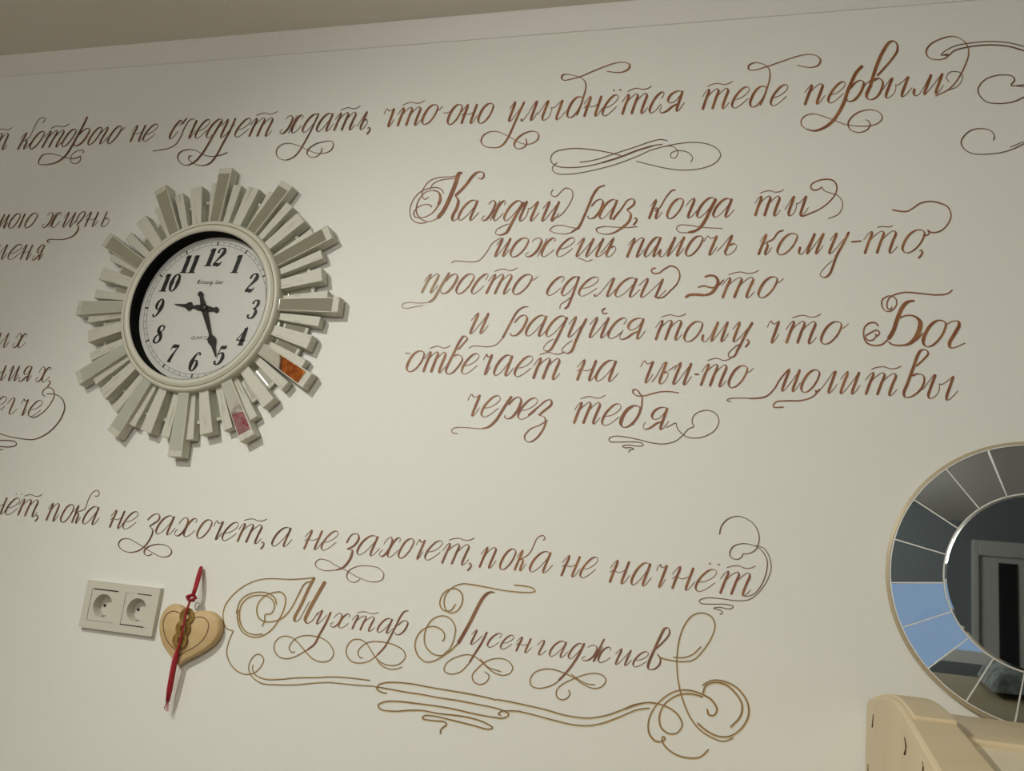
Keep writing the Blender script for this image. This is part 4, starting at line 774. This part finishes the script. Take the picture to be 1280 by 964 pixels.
tube(bm, [zp(*p) for p in pts], [.0028, .0036, .0046, .0050, .0048, .0034], 10)
tb = obj('tassel', bm, 'cord', ca, True)
bm = bmesh.new()
for i in range(14):
    dx = random.uniform(-2.4, 2.4)
    tube(bm, [zp(211.5 + dx * .4, 868, .0185), zp(209 + dx * .8, 880, .0165), zp(208.2 + dx * 1.4, 884 + random.uniform(-2, 6), .0155)], .00035, 4)
obj('tassel_threads', bm, 'cord', tb)

# ------------------------------------------------------------------ beige cabinet
X0 = .084
prof_px = [(1084, 878), (1088.5, 873.2), (1095, 871), (1104, 870), (1115, 874), (1125, 885), (1135, 900), (1150, 926), (1163, 948), (1172, 964)]
prof = [(-.004, 1.52 - .075), (-.020, 1.52 - .0543)]
for p in prof_px[1:]:
    q = on_x(p[0], p[1], X0); prof.append((q.y, q.z))
prof = [(v.x, v.y) for v in spline(prof, .03)]
tail = [(-.80, 1.52 - .072), (-.835, 1.52 - .095), (-.855, 1.52 - .14), (-.86, 1.52 - .22)]
panel = prof + tail + [(-.86, .0), (-.004, .0)]
cb = empty('cabinet', (0, 0, 0), 'beige wooden cabinet with rounded end panel under the round mirror', 'cabinet')
bm = bmesh.new(); prism(bm, panel, X0, X0 + .040, 'x'); obj('end_panel', bm, 'cabinet', cb, bevel=.003)
def top_z(y):
    for (y0, z0), (y1, z1) in zip(prof + tail, (prof + tail)[1:]):
        if y1 <= y <= y0: return z0 + (z1 - z0) * (y - y0) / (y1 - y0)
    return prof[-1][1]
XE = 1.25
bm = bmesh.new()
ys_ = [-.004 - .556 * i / 24 for i in range(25)]
prism(bm, [(y, min(top_z(y), 1.52 - .040) - .009) for y in ys_] + [(-.56, 1.40), (-.004, 1.40)], X0 + .040, XE, 'x'); obj('top_board', bm, 'cabinet', cb, bevel=.0025)
bm = bmesh.new()
ys_ = [-.56 - .29 * i / 16 for i in range(17)]
prism(bm, [(y, top_z(y) - .014) for y in ys_] + [(-.85, .10), (-.56, .10)], X0 + .040, XE, 'x'); obj('front_panel', bm, 'cabinet_edge', cb, bevel=.003)
bm = bmesh.new(); ys_ = [-.006 - .552 * i / 24 for i in range(25)]
prism(bm, [(y, top_z(y) + .003) for y in ys_] + [(-.558, 1.44), (-.006, 1.44)], X0 + .005, X0 + .039, 'x'); obj('edge_cap', bm, 'cabinet', cb, bevel=.0015)
bm = bmesh.new(); prism(bm, [(-.02, .10), (-.02, 1.40), (-.56, 1.40), (-.56, .10)], X0 + .040, XE, 'x'); obj('body', bm, 'cabinet', cb)
bm = bmesh.new(); prism(bm, panel, XE, XE + .062, 'x'); obj('end_panel', bm, 'cabinet', cb, bevel=.003)
for pts in ([(1091.5, 893), (1091, 901), (1090.5, 909)], [(1130.5, 922), (1132.5, 932), (1131, 943)], [(1153, 953), (1154, 960), (1153, 972)], [(1084.8, 955), (1085, 963), (1085, 970)]):
    P = [on_x(x, y, X0 - .0005) for x, y in pts]; bm = bmesh.new()
    tube(bm, P, [.0004, .0007, .0011], 8); obj('slot', bm, 'woodcut', cb, True)

# ------------------------------------------------------------------ round mirror
MC = Vector((.298, 0, 1.52 + .1256)); MR = .1872
mi = empty('round_mirror', MC + Vector((0, -.002, 0)), 'round wall mirror with frame of dark mirrored segments above the beige cabinet', 'mirror', rot=(PI / 2, 0, 0))
bm = bmesh.new(); lathe(bm, [(0, .0005), (.186, .0005), (.193, .004), (.193, .010), (.1890, .0125), (.1882, .0100), (.1870, .0070), (.1200, .0100), (0, .0115)], 128); obj('back_board', bm, 'rim', mi)
RI = .1195
bm = bmesh.new(); lathe(bm, [(0, .0128), (RI - .0012, .0128), (RI - .0012, .0140), (RI - .004, .0145), (0, .0145)], 128); obj('center_mirror', bm, 'dark_mirror', mi, False)
bm = bmesh.new(); lathe(bm, [(RI - .0012, .0126), (RI + .0008, .0126), (RI + .0008, .0150), (RI - .0012, .0150)], 128, closed=True); obj('inner_rim', bm, 'edge', mi)
bm = bmesh.new(); lathe(bm, [(MR - .0006, .0110), (MR + .0012, .0110), (MR + .0012, .0140), (MR - .0006, .0140)], 128, closed=True); obj('outer_rim', bm, 'edge', mi)
angs = [109.4, 128.5, 147.6, 166.8, 185.4, 204.1, 222.6, 240.8, 259.6]
while angs[-1] + 18.9 < 109.4 + 360 - 10: angs.append(angs[-1] + 18.9)
TILT = 3.0
rnd = random.Random(3)
for i, a0 in enumerate(angs):
    a1 = angs[i + 1] if i + 1 < len(angs) else angs[0] + 360
    a0r, a1r = math.radians(a0 + .32), math.radians(a1 - .32); am = (a0r + a1r) / 2
    bm = bmesh.new(); n = 10
    def zz(r): return .0150 - (r - RI) * math.tan(math.radians(TILT))
    def V(r, a, z): return bm.verts.new((r * math.cos(a), r * math.sin(a), z))
    u = Vector((math.cos(am), math.sin(am)))
    def plane(r, a): return .0150 - ((r * math.cos(a) * u.x + r * math.sin(a) * u.y) - RI) * math.tan(math.radians(TILT))
    r0, r1 = RI + .0010, MR - .0008
    ti = [V(r0, a0r + (a1r - a0r) * k / n, plane(r0, a0r + (a1r - a0r) * k / n)) for k in range(n + 1)]
    to = [V(r1, a0r + (a1r - a0r) * k / n, plane(r1, a0r + (a1r - a0r) * k / n)) for k in range(n + 1)]
    bi = [V(r0, a0r + (a1r - a0r) * k / n, .0098) for k in range(n + 1)]; bo = [V(r1, a0r + (a1r - a0r) * k / n, .0068) for k in range(n + 1)]
    bm.faces.new(ti + to[::-1])
    for k in range(n): bm.faces.new((ti[k], ti[k + 1], bi[k + 1], bi[k])); bm.faces.new((to[k + 1], to[k], bo[k], bo[k + 1]))
    bm.faces.new((ti[0], bi[0], bo[0], to[0])); bm.faces.new((ti[n], to[n], bo[n], bi[n]))
    obj('mirror_segment', bm, 'dark_mirror', mi)
    am2 = a0r - math.radians(.32); bm = bmesh.new()
    prism(bm, [(r * math.cos(am2) - s_ * .0008 * math.sin(am2), r * math.sin(am2) + s_ * .0008 * math.cos(am2)) for r, s_ in ((RI, -1), (MR, -1), (MR, 1), (RI, 1))], .0105, .0150)
    obj('segment_joint', bm, 'edge', mi)

# ------------------------------------------------------------------ plush throw on the cabinet, seen in the mirror
bm = bmesh.new()
bmesh.ops.create_grid(bm, x_segments=60, y_segments=40, size=.5)
for v in bm.verts:
    x, y = v.co.x, v.co.y; e = max(0, 1 - (2 * abs(x)) ** 6) * max(0, 1 - (2 * abs(y)) ** 6)
    v.co = Vector((.475 + x * .43, -.33 + y * .30, 1.52 - .0405 + .045 * e ** .4 + abs(rnd.uniform(-.004, .004)) * e))
o = obj('plush_throw', bm, 'plush', None, True); tag(o, 'fluffy grey plush throw folded on the cabinet top, seen in the round mirror', 'blanket')

# ------------------------------------------------------------------ shelf on the left wall, seen only in the clock's mirror strips
SY0, SY1, SZ = -3.68, -2.73, 1.98
sh = empty('wall_shelf', (XL, (SY0 + SY1) / 2, SZ), 'white shelf on the left wall carrying an orange box and a magenta bag', 'shelf')
bm = bmesh.new(); box(bm, 0, .24, -.475, .475, 0, .022); obj('board', bm, 'trim', sh, bevel=.002)
for y in (-.36, .36):
    bm = bmesh.new(); prism(bm, [(0, 0), (.18, 0), (0, -.14)], y - .012, y + .012, 'y'); obj('bracket', bm, 'trim', sh)
ob = empty('storage_box', (XL + .08, -3.36, SZ + .022), 'orange fabric storage box on the wall shelf, reflected in a lower right clock ray', 'box')
bm = bmesh.new(); box(bm, -.07, .07, -.17, .17, 0, .29); obj('body', bm, 'orange', ob, bevel=.012)
bm = bmesh.new(); box(bm, -.075, .075, -.175, .175, .29, .34); obj('lid', bm, 'orange', ob, bevel=.01)
pk = empty('cosmetic_bag', (XL + .08, -2.955, SZ + .022), 'magenta fabric bag on the wall shelf, reflected in a bottom right clock ray', 'bag')
bm = bmesh.new(); prism(bm, [(-.10, 0), (.10, 0), (.115, .07), (.095, .14), (.03, .165), (-.03, .165), (-.095, .14), (-.115, .07)], -.07, .07, 'x'); obj('body', bm, 'pink', pk, bevel=.02)
bm = bmesh.new(); tube(bm, [(0, -.05, .15), (0, -.045, .19), (0, 0, .205), (0, .045, .19), (0, .05, .15)], .006, 8); obj('handle', bm, 'pink', pk, True)
